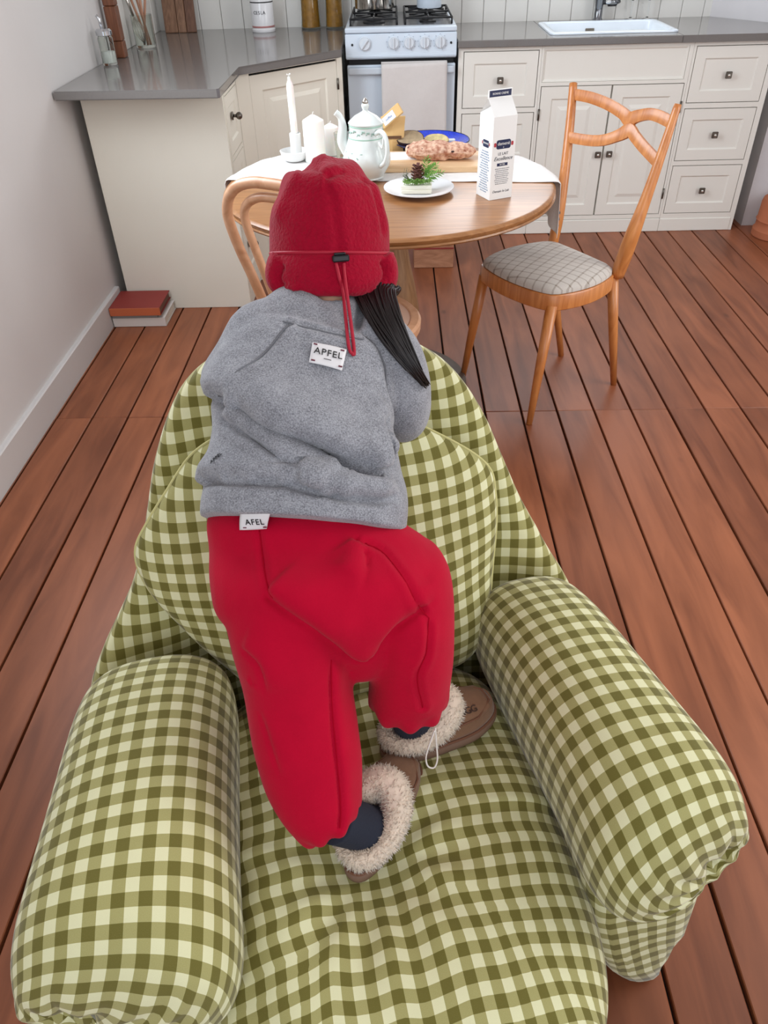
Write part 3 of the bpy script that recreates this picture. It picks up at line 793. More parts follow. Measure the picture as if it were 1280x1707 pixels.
olathe('pedestal', [(0.20, 0.688), (0.20, 0.66), (0.16, 0.655), (0.062, 0.645), (0.055, 0.60), (0.058, 0.53), (0.068, 0.46), (0.085, 0.38), (0.098, 0.30), (0.098, 0.24), (0.08, 0.16), (0.066, 0.10), (0.075, 0.06), (0.11, 0.045)], (TX, TY, 0), oak_turn, tb, 40)
olathe('base_plate', [(0.272, 0.0), (0.276, 0.004), (0.276, 0.016), (0.270, 0.022), (0.20, 0.034), (0.10, 0.0445)], (TX, TY, 0.0005), darkbase, tb, 56)

# ------------------------------------------------------------------ linen runner across the table
runm = M('white_linen_runner', (232, 230, 228), 0.9, bump=0.35, bscale=110, var=0.04, vscale=18, sheen=0.15)
rn = thing('table_runner', 'white linen runner lying across the oak table and hanging at both ends', 'cloth', (TX, TY, TZ))
# the runner's centre line runs slightly skewed; it hangs past the rim on both sides
def runner(u, v):
    yc = 2.752 - 0.127 * u
    y = yc + (v - 0.5) * 0.315
    s = -0.64 + 1.325 * u
    # half chord of the table at this y
    dy = min(abs(y - TY), 0.50)
    half = math.sqrt(max(0.02, 0.524 ** 2 - dy * dy))
    x_edge_l, x_edge_r = TX - half, TX + half
    x = TX + s * 0.98
    z = TZ + 0.0025 + 0.0012 * math.sin(x * 31 + y * 17) + 0.0008 * math.sin(y * 60 + x * 9)
    rad = 0.012
    if x > x_edge_r:
        d = x - x_edge_r
        near = max(0.0, 1 - v * 1.7)
        if d < 0.02: x2 = x_edge_r + d * 0.75; z -= d * d * 18
        else:
            h = d - 0.02; z = TZ - 0.006 - h * (1.0 + 0.25 * near)
            x2 = x_edge_r + 0.015 + 0.010 * math.sin(v * 13 + 1.0) * min(1, h * 9) - 0.015 * h
            y += -0.05 * h * near + 0.012 * math.cos(v * 13) * min(1, h * 8)
        x = x2
    elif x < x_edge_l:
        d = x_edge_l - x
        if d < 0.02: x2 = x_edge_l - d * 0.75; z -= d * d * 18
        else:
            h = d - 0.02; z = TZ - 0.006 - h; x2 = x_edge_l - 0.015 - 0.006 * math.sin(v * 11) * min(1, h * 9)
            y += 0.008 * math.cos(v * 11) * min(1, h * 8)
        x = x2
    return (x, y, z)
sheet('linen', runner, 110, 30, runm, rn, 0.0016)
# embroidered marks near the hanging hem
for k in range(3):
    px, py, pz = runner(0.985, 0.12)
    obox('stitched_mark', (px + 0.004, py - 0.004, pz - 0.005 + k * 0.02), (px + 0.0075, py + 0.008, pz + 0.001 + k * 0.02), M('grey_thread', (90, 88, 92), 0.8), rn)

def TP(x, y): return (x, y, TZ)
# candlestick with taper
wax = M('white_wax', (240, 238, 232), 0.45, sss=0.3)
white_c = M('white_stoneware', (232, 232, 230), 0.35)
wick = M('wick', (222, 220, 214), 0.9)
ct = thing('candlestick', 'white ceramic saucer candlestick at the back left of the table', 'candlestick', (-0.345, 2.80, TZ + 0.004))
olathe('saucer', [(0.028, 0), (0.036, 0.003), (0.044, 0.012), (0.050, 0.032), (0.047, 0.033), (0.040, 0.013), (0.0, 0.009)], (-0.345, 2.80, TZ + 0.0045), white_c, ct, 36, True, False)
olathe('cup', [(0.019, 0.0092), (0.019, 0.085), (0.017, 0.087), (0.0125, 0.086), (0.0125, 0.03), (0, 0.03)], (-0.338, 2.80, TZ + 0.0045), white_c, ct, 24, True, False)
tc_ = thing('taper_candle', 'tall thin white taper candle in the saucer candlestick', 'candle', (-0.338, 2.80, TZ + 0.035))
Mx = Matrix.Translation((-0.338, 2.80, TZ + 0.036)) @ Matrix.Rotation(R(-0.8), 4, 'Y')
bm = bmesh.new(); lathe(bm, [(0.0118, 0), (0.0118, 0.195), (0.009, 0.205), (0.0055, 0.212), (0.0045, 0.222)], (0, 0, 0), 18); bm.transform(Mx)
smooth_angle(from_bm('wax', bm, wax, tc_), 50)
bm = bmesh.new()
tube(bm, [Mx @ Vector((0, 0, 0.22)), Mx @ Vector((0.002, 0, 0.228)), Mx @ Vector((0.007, 0, 0.231))], 0.0025, 6)
for a_ in range(5): tube(bm, [Mx @ Vector((0, 0, 0.224)), Mx @ Vector((0.007 * math.cos(a_ * 1.3), 0.007 * math.sin(a_ * 1.3), 0.230))], 0.0014, 5)
from_bm('wick', bm, wick, tc_, smooth=True)
def pillar(x, y, r, h, label):
    p = thing('pillar_candle', label, 'candle', (x, y, TZ + 0.004))
    olathe('wax', [(r * 0.97, 0), (r, 0.002), (r, h * 0.83), (r * 0.96, h * 0.85), (r * 0.2, h * 0.955), (0, h * 0.96)], (x, y, TZ + 0.0045), wax, p, 32)
    otube('wick', [(x, y, TZ + h * 0.955), (x + 0.001, y, TZ + h * 0.99 + 0.005), (x + 0.004, y, TZ + h + 0.007)], 0.0018, wick, p, 6)
pillar(-0.272, 2.785, 0.036, 0.150, 'thick white pillar candle beside the tall taper candle')
pillar(-0.222, 2.868, 0.028, 0.104, 'short white pillar candle half behind the teapot spout')
gl = thing('tea_light_glass', 'small clear glass tumbler between the short candle and the teapot', 'glass', (-0.178, 2.80, TZ + 0.004))
olathe('tumbler', [(0.020, 0), (0.022, 0.003), (0.028, 0.085), (0.0265, 0.085), (0.0205, 0.006), (0, 0.005)], (-0.178, 2.795, TZ + 0.0045), jarg, gl, 24, True, False)

# teapot
tpm = M('teapot_porcelain', (226, 234, 232), 0.12, spec=0.6, coat=0.4)
green = M('sage_glaze', (168, 204, 188), 0.25)
green2 = M('sage_flower_glaze', (160, 192, 180), 0.3)
TZ0 = TZ; TZ = TZ0 + 0.0042
px, py = -0.088, 2.565
tt = thing('teapot', 'white porcelain teapot with sage green bands and silver tipped lid', 'teapot', (px, py, TZ))
olathe('body', [(0.045, 0), (0.052, 0.004), (0.050, 0.008), (0.060, 0.022), (0.073, 0.042), (0.076, 0.058), (0.073, 0.076), (0.064, 0.098), (0.056, 0.122), (0.052, 0.142), (0.0525, 0.158), (0.050, 0.160), (0.049, 0.145), (0.0, 0.14)], (px, py, TZ + 0.001), tpm, tt, 48, True, False)
for z_, r_ in ((0.122, 0.0562), (0.1555, 0.0527)):
    olathe('green_band', [(r_, z_ - 0.0022), (r_ + 0.0007, z_), (r_, z_ + 0.0022)], (px, py, TZ + 0.001), green, tt, 48, False, False)
bm = bmesh.new()
for k in range(22):
    a_ = 2 * math.pi * k / 22; z_ = 0.139 + 0.005 * math.sin(k * 2.4)
    r_ = 0.0535
    Mx = Matrix.Translation((px + r_ * math.cos(a_), py + r_ * math.sin(a_), TZ + z_)) @ Matrix.Rotation(a_, 4, 'Z')
    for q in range(3):
        bmesh.ops.create_uvsphere(bm, u_segments=6, v_segments=4, radius=1.0, matrix=Mx @ Matrix.Rotation(q * 1.2, 4, 'X') @ Matrix.Translation((0, 0.003, 0.003)) @ Matrix.Diagonal((0.0007, 0.0022, 0.0034, 1)))
for k in range(9):
    a_ = R(185 + k * 9); z_ = 0.062 + 0.012 * (k % 3); r_ = interp([0.042, 0.058, 0.076, 0.098], [0.0732, 0.0762, 0.0732, 0.0642], z_)
    Mx = Matrix.Translation((px + r_ * math.cos(a_), py + r_ * math.sin(a_), TZ + z_)) @ Matrix.Rotation(a_, 4, 'Z') @ Matrix.Rotation(k, 4, 'X')
    bmesh.ops.create_uvsphere(bm, u_segments=6, v_segments=4, radius=1.0, matrix=Mx @ Matrix.Diagonal((0.0007, 0.002, 0.005, 1)))
from_bm('painted_flowers', bm, green2, tt, smooth=True)['kind'] = 'stuff'
otube('spout', crspline([(px - 0.055, py + 0.005, TZ + 0.075), (px - 0.075, py + 0.005, TZ + 0.11), (px - 0.072, py + 0.005, TZ + 0.15), (px - 0.078, py + 0.004, TZ + 0.178), (px - 0.092, py + 0.003, TZ + 0.192)], 6), [0.021 - 0.0118 * min(1, i / 18) for i in range(25)], tpm, tt, 14)
hd = crspline([(px + 0.030, py - 0.042, TZ + 0.138), (px + 0.047, py - 0.066, TZ + 0.150), (px + 0.062, py - 0.084, TZ + 0.135), (px + 0.066, py - 0.090, TZ + 0.10), (px + 0.058, py - 0.082, TZ + 0.068), (px + 0.044, py - 0.06, TZ + 0.05)], 7)
otube('handle', hd, 0.0068, tpm, tt, 12)
otube('handle_scroll', crspline([(px + 0.040, py - 0.055, TZ + 0.118), (px + 0.050, py - 0.066, TZ + 0.105), (px + 0.054, py - 0.072, TZ + 0.118), (px + 0.056, py - 0.075, TZ + 0.14)], 5), 0.0042, tpm, tt, 8)
ld = bpy.data.objects.new('x', None)
bpy.data.objects.remove(ld)
olathe('lid', [(0.054, 0.1595), (0.055, 0.162), (0.050, 0.168), (0.034, 0.181), (0.016, 0.190), (0.010, 0.193), (0.008, 0.197), (0.011, 0.203), (0.0125, 0.209), (0.010, 0.214), (0.0, 0.216)], (px, py, TZ + 0.001), tpm, tt, 40)
olathe('lid_finial', [(0.0085, 0.2145), (0.0092, 0.219), (0.006, 0.226), (0.0, 0.231)], (px, py, TZ + 0.001), M('silver_lustre', (190, 184, 176), 0.15, metal=1.0), tt, 16)

TZ = TZ0
# kraft bag behind the teapot
kraft = M('kraft_paper', (212, 174, 116), 0.7, bump=0.2, bscale=30, var=0.06)
kb = thing('paper_bag', 'small kraft paper bag with folded top and pale label behind the teapot', 'bag', (-0.005, 2.87, TZ))
bm = bmesh.new()
sec = []
for z_, w_, d_, ox, oy in ((0.006, 0.036, 0.024, 0.0, 0), (0.05, 0.040, 0.026, 0.0, 0), (0.095, 0.041, 0.018, 0.002, 0), (0.122, 0.042, 0.006, 0.004, -0.004)):
    sec.append([bm.verts.new((-0.008 + ox + sx * w_, 2.865 + oy + sy * d_, TZ + z_)) for sx, sy in ((-1, -1), (0, -1.25), (1, -1), (1, 1), (0, 1.25), (-1, 1))])
for a, b in zip(sec[:-1], sec[1:]):
    for j in range(6): bm.faces.new((a[j], a[(j + 1) % 6], b[(j + 1) % 6], b[j]))
bm.faces.new(sec[0][::-1]); bm.faces.new(sec[-1])
from_bm('bag_body', bm, kraft, kb)
# rolled flap tilted toward the room
Mx = basis((-0.012, 2.838, TZ + 0.125), (0.062, -0.01, 0.05), (0.012, 0.012, 0.05))
obox('folded_flap', (-0.045, -0.017, -0.004), (0.045, 0.02, 0.004), kraft, kb, bev=0.002, M4=Mx)
obox('paper_label', (-0.030, -0.013, 0.0042), (0.018, 0.013, 0.0052), M('pale_label', (214, 220, 230), 0.6), kb, M4=Mx)
lettering('lettering', 'coffee', 0.011, Mx @ Matrix.Translation((-0.006, 0, 0.0056)), M('grey_ink', (110, 120, 150), 0.6), kb, 0.0002)
obox('brown_stripe', (-0.028, 2.8315, TZ + 0.058), (0.024, 2.8365, TZ + 0.066), M('brown_ink', (96, 66, 42), 0.7), kb)

# black slate with the blue enamel plate
slate = M('black_slate', (36, 34, 34), 0.4)
sl = tag(obox('slate_board', (-0.035, 2.825, TZ + 0.0045), (0.235, 2.985, TZ + 0.0125), slate, bev=0.002), 'black slate board lying under the blue plate', 'board')
blue = M('blue_enamel', (30, 66, 214), 0.15, coat=0.5, var=0.35, vscale=160, spec=0.6)
rimb = M('navy_rim', (24, 34, 70), 0.25)
bx, by, bz = 0.128, 2.900, TZ + 0.0125
bp_ = thing('enamel_plate', 'speckled blue enamel plate with bread behind the raisin loaf', 'plate', (bx, by, bz))
olathe('dish', [(0.075, 0.0), (0.095, 0.004), (0.132, 0.021), (0.136, 0.024), (0.134, 0.0255), (0.128, 0.022), (0.094, 0.007), (0.0, 0.004)], (bx, by, bz + 0.0003), blue, bp_, 56, True, False)
olathe('rim', [(0.1345, 0.0225), (0.1375, 0.024), (0.1355, 0.0265), (0.133, 0.0255)], (bx, by, bz + 0.0003), rimb, bp_, 56, False, False)
crust = M('dark_rye_crust', (64, 44, 34), 0.8, bump=0.3, bscale=80)
crumb = M('grey_brown_crumb', (168, 148, 118), 0.9, var=0.25, vscale=60, bump=0.4, bscale=120)
crumb2 = M('pale_crumb', (222, 206, 150), 0.9, var=0.25, vscale=70, bump=0.4, bscale=120)
def slice_(name, c, w, h, th, mats, label, tilt, rz):
    t = thing(name, label, 'bread', c, 0, None)
    n = 22
    out = []
    for i in range(n):
        a_ = 2 * math.pi * i / n
        out.append((w * math.copysign(abs(math.cos(a_)) ** 0.8, math.cos(a_)), h * (math.sin(a_) if math.sin(a_) > 0 else 0.55 * math.sin(a_))))
    Mx = Matrix.Translation(c) @ Matrix.Rotation(R(rz), 4, 'Z') @ Matrix.Rotation(R(tilt), 4, 'X')
    bm = bmesh.new()
    a = [bm.verts.new(Mx @ Vector((p, q, -th))) for p, q in out]; b = [bm.verts.new(Mx @ Vector((p, q, th))) for p, q in out]
    for i in range(n): bm.faces.new((a[i], a[(i + 1) % n], b[(i + 1) % n], b[i]))
    bm.faces.new(a[::-1]); bm.faces.new(b)
    from_bm('crust', bm, mats[0], t)
    bm = bmesh.new()
    a = [bm.verts.new(Mx @ Vector((p * 0.94, q * 0.93, th + 0.0012))) for p, q in out]; b = [bm.verts.new(Mx @ Vector((p * 0.94, q * 0.93, th - 0.002))) for p, q in out]
    for i in range(n): bm.faces.new((b[i], b[(i + 1) % n], a[(i + 1) % n], a[i]))
    bm.faces.new(a)
    from_bm('crumb', bm, mats[1], t)
slice_('bread_end', Vector((0.055, 2.842, bz + 0.034)), 0.048, 0.036, 0.011, (crust, crumb), 'dark crusted rye bread end propped at the left of the blue plate', 38, -4)
slice_('bread_slice', Vector((0.145, 2.862, bz + 0.026)), 0.044, 0.03, 0.007, (M('pale_crust', (186, 150, 96), 0.8), crumb2), 'pale yellow bread slice in the middle of the blue plate', 30, 4)
bc_ = thing('butter_pat', 'small shiny pale butter piece on the right of the blue plate', 'butter', (0.20, 2.91, bz + 0.01))
obox('block', (0.183, 2.90, bz + 0.0135), (0.215, 2.918, bz + 0.0235), M('butter', (226, 232, 226), 0.2), bc_, bev=0.003)

# chopping board, paper and loaf
boardw = wood('maple_board', (206, 166, 122), (232, 198, 158), grain=(0.5, 6, 6), scale=6, rough=0.5)
bm = bmesh.new()
box(bm, (-0.03, 2.605, TZ + 0.0045), (0.335, 2.80, TZ + 0.0245), 0.004, 2, 0, Matrix.Translation((0.15, 2.7, 0)) @ Matrix.Rotation(R(-4), 4, 'Z') @ Matrix.Translation((-0.15, -2.7, 0)))
tag(from_bm('bread_board', bm, boardw), 'pale maple bread board under the raisin loaf', 'board')
pp = tag(obox('baking_paper', (-0.02, 2.69, TZ + 0.0246), (0.11, 2.79, TZ + 0.0256), M('white_paper', (238, 238, 236), 0.7)), 'white paper sheet on the bread board left of the loaf', 'paper')
loafm = M('sugared_crust', (232, 194, 168), 0.8, col2=(168, 108, 84), vscale=75, bump=0.8, bscale=70)
rais = M('raisin', (58, 34, 32), 0.5)
lf = thing('raisin_loaf', 'rustic plaited raisin loaf lying on the maple board', 'bread', (0.15, 2.70, TZ + 0.025))
bm = bmesh.new(); bmesh.ops.create_icosphere(bm, subdivisions=5, radius=1.0)
for v in bm.verts:
    p = v.co.copy()
    q = Vector((math.copysign(abs(p.x) ** 0.75, p.x), p.y, p.z))
    n_ = mnoise.fractal(q * 3.1, 0.7, 2.2, 6)
    n2 = mnoise.noise(Vector((q.x * 5.0, q.y * 3.6, q.z * 3.6)) + Vector((5, 1, 2)))
    lobe = 1 - 0.20 * math.exp(-((q.x - 0.22) / 0.10) ** 2) - 0.07 * math.exp(-((q.x + 0.35) / 0.07) ** 2) - 0.12 * math.exp(-((q.x - 0.66) / 0.06) ** 2)
    rr_ = lobe * (1 + 0.13 * n_ + 0.12 * n2)
    s_ = math.sqrt(max(0.0, 1 - abs(p.x) ** 1.0 * 0.0 - p.x * p.x)); f_ = (1 - abs(q.x) ** 3.5) ** 0.5 / max(0.05, s_) if abs(p.x) < 0.999 else 1
    f_ = min(1.35, f_)
    z_ = p.z * 0.030 * rr_ * f_ * (1.0 - 0.28 * max(0, q.x))
    v.co = Vector((0.152 + q.x * 0.116 * (1 + 0.03 * n_), 2.700 + p.y * 0.045 * rr_ * f_ - 0.01 * q.x, TZ + 0.025 + max(0.0005, 0.024 + z_)))
from_bm('crust', bm, loafm, lf, smooth=True)
for k in range(17):
    a_, b_ = random.uniform(-0.9, 0.9), random.uniform(0.15, 2.4)
    s_ = math.sqrt(1 - a_ * a_)
    p = Vector((0.152 + a_ * 0.118, 2.700 - math.cos(b_) * 0.044 * s_ - 0.01 * a_, TZ + 0.0485 + math.sin(b_) * 0.0285 * s_ * (1 - 0.3 * max(0, a_))))
    bm = bmesh.new(); bmesh.ops.create_uvsphere(bm, u_segments=8, v_segments=5, radius=1.0, matrix=Matrix.Translation(p) @ Matrix.Rotation(random.uniform(0, 3), 4, 'X') @ Matrix.Diagonal((random.uniform(0.004, 0.0065), 0.003, 0.0035, 1)))
    from_bm('raisin', bm, rais, lf, smooth=True)

# white plate with cake and greenery
ppx, ppy = 0.072, 2.415
wp = thing('white_plate', 'round white plate with decorated cake at the front of the table', 'plate', (ppx, ppy, TZ))
olathe('dish', [(0.058, 0.0), (0.062, 0.003), (0.098, 0.013), (0.107, 0.0155), (0.107, 0.018), (0.098, 0.0165), (0.06, 0.007), (0.0, 0.006)], (ppx, ppy, TZ + 0.0005), porc, wp, 56, True, False)
ckz = TZ + 0.0088
ck = thing('cake_piece', 'small white cake piece topped with a pine cone and green sprigs', 'cake', (ppx - 0.005, ppy - 0.02, ckz))
bm = bmesh.new()
Mx = Matrix.Translation((ppx - 0.008, ppy - 0.012, ckz)) @ Matrix.Rotation(R(-3), 4, 'Z')
box(bm, (-0.047, -0.026, 0.0), (0.047, 0.026, 0.022), 0.003, 2, 0, Mx)
from_bm('base', bm, M('white_icing', (236, 234, 222), 0.5), ck)
obox('lower_tray', (-0.043, -0.034, 0.0), (0.046, -0.0265, 0.010), M('cream_card', (226, 222, 206), 0.6), ck, bev=0.001, M4=Mx)
cone = M('pine_cone_scale', (110, 66, 56), 0.7, var=0.3, vscale=90)
cx0, cy0, cz0 = ppx - 0.004, ppy - 0.004, ckz + 0.0225
bm = bmesh.new()
lathe(bm, [(0.006, 0), (0.011, 0.01), (0.012, 0.025), (0.006, 0.045), (0, 0.05)], (cx0, cy0, cz0), 10)
core = from_bm('pine_cone', bm, cone, ck, smooth=True)
sb = bmesh.new(); box(sb, (-0.005, -0.001, -0.0012), (0.005, 0.011, 0.0012), 0.001)
sme = bpy.data.meshes.new('scale'); sb.to_mesh(sme); sb.free(); sme.materials.append(cone)
for k in range(34):
    z_ = 0.004 + 0.0013 * k; a_ = k * 2.39996
    r_ = interp([0, 0.01, 0.025, 0.045, 0.05], [0.006, 0.0115, 0.0118, 0.006, 0.002], z_)
    o = bpy.data.objects.new('cone_scale', sme); C.objects.link(o); o.parent = core
    Wm = Matrix.Translation((cx0 + r_ * math.cos(a_), cy0 + r_ * math.sin(a_), cz0 + z_)) @ Matrix.Rotation(a_ - math.pi / 2, 4, 'Z') @ Matrix.Rotation(R(35), 4, 'X')
    o.matrix_local = Matrix.Translation(-Vector(ck.location)) @ Wm
fern = M('fresh_green', (150, 204, 100), 0.5, var=0.25, vscale=50)
fern2 = M('moss_green', (146, 192, 96), 0.6, var=0.3, vscale=60)
twig = M('grey_green_twig', (112, 118, 98), 0.7)
lb = bmesh.new()
vv = [lb.verts.new(p) for p in ((0, 0, 0), (0.0032, 0.006, 0.0012), (0, 0.014, 0), (-0.0032, 0.006, 0.0012), (0, 0.006, -0.001))]
for q in ((0, 1, 4), (1, 2, 4), (2, 3, 4), (3, 0, 4), (0, 3, 2, 1)): lb.faces.new([vv[i] for i in q])
leaf_me = bpy.data.meshes.new('leaf'); lb.to_mesh(leaf_me); lb.free(); leaf_me.materials.append(fern)
leaf_me2 = leaf_me.copy(); leaf_me2.materials.clear(); leaf_me2.materials.append(fern2)
def sprig(name, base, tip, nl, s, me, mat):
    base = Vector(base); tip = Vector(tip)
    st_ = otube(name, [base, (base + tip) / 2 + Vector((0, 0, 0.004)), tip], [0.0012, 0.001, 0.0005], mat, ck, 5)
    d_ = (tip - base).normalized()
    for i in range(nl):
        t_ = 0.2 + 0.8 * i / (nl - 1)
        p = base.lerp(tip, t_) + Vector((0, 0, 0.004 * 4 * t_ * (1 - t_)))
        side = Vector((d_.z, 0, -d_.x)) if abs(d_.y) < 0.9 else Vector((1, 0, 0))
        for sg in ((-1, 1) if i < nl - 1 else (0,)):
            dirv = (d_ * 0.8 + side * sg + Vector((0, random.uniform(-0.5, 0.2), random.uniform(-0.2, 0.3)))).normalized()
            o = bpy.data.objects.new('leaf', me); C.objects.link(o); o.parent = st_
            Wm = Matrix.Translation(p) @ dirv.to_track_quat('Y', 'Z').to_matrix().to_4x4() @ Matrix.Scale(s * (1.15 - 0.5 * t_), 4)
            o.matrix_local = Matrix.Translation(-Vector(ck.location)) @ Wm
sprig('fern_sprig', (cx0 + 0.016, cy0, cz0), (cx0 + 0.030, cy0 + 0.01, cz0 + 0.062), 9, 1.7, leaf_me, fern)
sprig('fern_sprig', (cx0 + 0.018, cy0 - 0.004, cz0), (cx0 + 0.072, cy0 - 0.004, cz0 + 0.026), 9, 1.6, leaf_me, fern)
sprig('fern_sprig', (cx0 + 0.014, cy0 + 0.006, cz0), (cx0 + 0.058, cy0 + 0.02, cz0 + 0.042), 9, 1.6, leaf_me, fern)
for k in range(14):
    bx_ = ppx - 0.045 + 0.006 * k; by_ = ppy - 0.032 + random.uniform(0, 0.012)
    sprig('moss_tuft', (bx_, by_, cz0 - 0.001), (bx_ + random.uniform(-0.01, 0.01), by_ - 0.012, cz0 + random.uniform(0.006, 0.014)), 4, 1.3, leaf_me2, fern2)
for k in range(9):
    a_ = random.uniform(-1, 1)
    otube('dry_twig', [(cx0 - 0.02, cy0, cz0), (cx0 - 0.04 + 0.012 * a_, cy0 + 0.006 * a_, cz0 + 0.02), (cx0 - 0.06 + 0.045 * random.random(), cy0 + 0.015 * a_, cz0 + 0.02 + 0.03 * random.random())], [0.001, 0.0008, 0.0005], twig, ck, 5)

# milk carton
cwm = M('carton_white', (234, 234, 232), 0.4)
navy = M('navy_print', (26, 36, 74), 0.4)
redi = M('red_print', (176, 52, 62), 0.5)
greyi = M('grey_print_small', (136, 138, 146), 0.6)
darki = M('charcoal_print', (72, 74, 84), 0.6)
b0, b1, b2 = Vector((0.2335, 2.392, TZ)), Vector((0.277, 2.318, TZ)), Vector((0.3505, 2.352, TZ))
fx = (b2 - b1); FW_ = fx.length; fx.normalize(); lx = (b0 - b1); LW = 0.08; lx = Vector((-fx.y, fx.x, 0)); FW_ = 0.076
Mc = basis(b1 + Vector((0, 0, 0.0006)), fx, lx)
ca = thing('milk_carton', 'white gable top milk carton with navy badge at the right of the table', 'carton', (0.29, 2.37, TZ))
H0, H1, H2 = 0.222, 0.262, 0.283
bm = bmesh.new()
w_, d_ = FW_, 0.076
V = [bm.verts.new(Mc @ Vector(p)) for p in ((0, 0, 0), (w_, 0, 0), (w_, d_, 0), (0, d_, 0), (0, 0, H0), (w_, 0, H0), (w_, d_, H0), (0, d_, H0),
     (0, d_ / 2 - 0.0018, H1), (w_, d_ / 2 - 0.0018, H1), (w_, d_ / 2 + 0.0018, H1), (0, d_ / 2 + 0.0018, H1),
     (0, d_ / 2 - 0.0018, H2), (w_, d_ / 2 - 0.0018, H2), (w_, d_ / 2 + 0.0018, H2), (0, d_ / 2 + 0.0018, H2),
     (0.022, d_ / 2, H1 - 0.012), (w_ - 0.022, d_ / 2, H1 - 0.012))]
for q in ((3, 2, 1, 0), (0, 1, 5, 4), (1, 2, 6, 5), (2, 3, 7, 6), (3, 0, 4, 7), (4, 5, 9, 8), (6, 7, 11, 10), (8, 9, 13, 12), (10, 11, 15, 14), (12, 13, 14, 15), (9, 10, 14, 13), (11, 8, 12, 15),
          (4, 8, 16), (11, 7, 16), (8, 11, 16), (7, 4, 16), (9, 5, 17), (6, 10, 17), (10, 9, 17), (5, 6, 17)):
    bm.faces.new([V[i] for i in q])
from_bm('carton_body', bm, cwm, ca)
Fm = Mc @ Matrix(((1, 0, 0, 0), (0, 0, -1, 0), (0, 1, 0, 0), (0, 0, 0, 1)))           # front face: x right, y up, z out
Lm = Mc @ Matrix(((0, 0, -1, 0), (-1, 0, 0, 0.076), (0, 1, 0, 0), (0, 0, 0, 1)))      # left face
def plate(name, m4, x0, x1, y0, y1, mat, z=0.0004, bev=0.0, parent=ca):
    return obox(name, (x0, y0, 0.0), (x1, y1, z), mat, parent, bev=bev, M4=m4)
Tm = Fm @ Matrix.Translation((0, H1, -(d_ / 2 - 0.0018)))
plate('top_band', Tm, 0.003, w_ - 0.003, 0.0035, 0.0195, navy)
lettering('lettering', 'BONNE CREME', 0.0075, Tm @ Matrix.Translation((w_ / 2, 0.011, 0.0006)), cwm, ca, 0.0002)
# badge on the front
bm = bmesh.new()
def rrect(bm, x0, x1, y0, y1, r, z0, z1, m4):
    pts = [(p.x, p.y) for p in rr((x0 + x1) / 2, (y0 + y1) / 2, (x1 - x0) / 2, (y1 - y0) / 2, r, 0)]
    a = [bm.verts.new(m4 @ Vector((p, q, z0))) for p, q in pts]; b = [bm.verts.new(m4 @ Vector((p, q, z1))) for p, q in pts]
    n = len(pts)
    for i in range(n): bm.faces.new((a[i], a[(i + 1) % n], b[(i + 1) % n], b[i]))
    bm.faces.new(b); bm.faces.new(a[::-1])
rrect(bm, 0.013, 0.060, 0.138, 0.162, 0.006, 0, 0.0005, Fm)
from_bm('badge', bm, navy, ca)
lettering('lettering', 'demené', 0.0125, Fm @ Matrix.Translation((0.0365, 0.152, 0.0008)), cwm, ca, 0.0002)
lettering('lettering', '*', 0.009, Fm @ Matrix.Translation((0.0365, 0.1405, 0.0008)), cwm, ca, 0.0002)
for x_ in (0.005, 0.0615):
    bm = bmesh.new(); rrect(bm, x_, x_ + 0.0075, 0.1445, 0.1555, 0.003, 0, 0.0005, Fm)
    from_bm('red_mark', bm, redi, ca)
lettering('lettering', 'LE LAIT', 0.0105, Fm @ Matrix.Translation((0.037, 0.125, 0.0004)), darki, ca, 0.0002)
lettering('lettering', 'Excellence', 0.0145, Fm @ Matrix.Translation((0.038, 0.112, 0.0004)), darki, ca, 0.0003, font_shear=0.35)
plate('navy_strip', Fm, 0.019, 0.054, 0.092, 0.1, navy, 0.0005)
lettering('lettering', 'ENTIER', 0.0055, Fm @ Matrix.Translation((0.0365, 0.096, 0.0007)), cwm, ca, 0.0002)
for i in range(9):
    lettering('lettering', 'lait frais de nos fermes et prairies vertes'[:34 - (i % 3) * 3], 0.0042, Fm @ Matrix.Translation((0.037, 0.085 - i * 0.0052, 0.0004)), greyi, ca, 0.0002, width=0.047 - 0.004 * (i % 3))
lettering('lettering', 'Demain le Lait', 0.0095, Fm @ Matrix.Translation((0.037, 0.022, 0.0004)), darki, ca, 0.0002, font_shear=0.3)
# small print on the left face
bm = bmesh.new(); rrect(bm, 0.024, 0.056, 0.139, 0.158, 0.004, 0, 0.0005, Lm)
from_bm('badge', bm, navy, ca)
lettering('lettering', 'demené', 0.009, Lm @ Matrix.Translation((0.040, 0.150, 0.0007)), cwm, ca, 0.0002)
for x_ in (0.018, 0.0575): plate('red_mark', Lm, x_, x_ + 0.004, 0.145, 0.153, redi)
bluei = M('pale_blue_print', (150, 172, 200), 0.6)
for i in range(17):
    lettering('lettering', 'valeurs energie lipides glucides sel'[: 20 + (i * 7) % 14], 0.005, Lm @ Matrix.Translation((0.038, 0.128 - i * 0.0068, 0.0004)), bluei, ca, 0.0002, width=0.035 + 0.018 * ((i * 5) % 4) / 3)

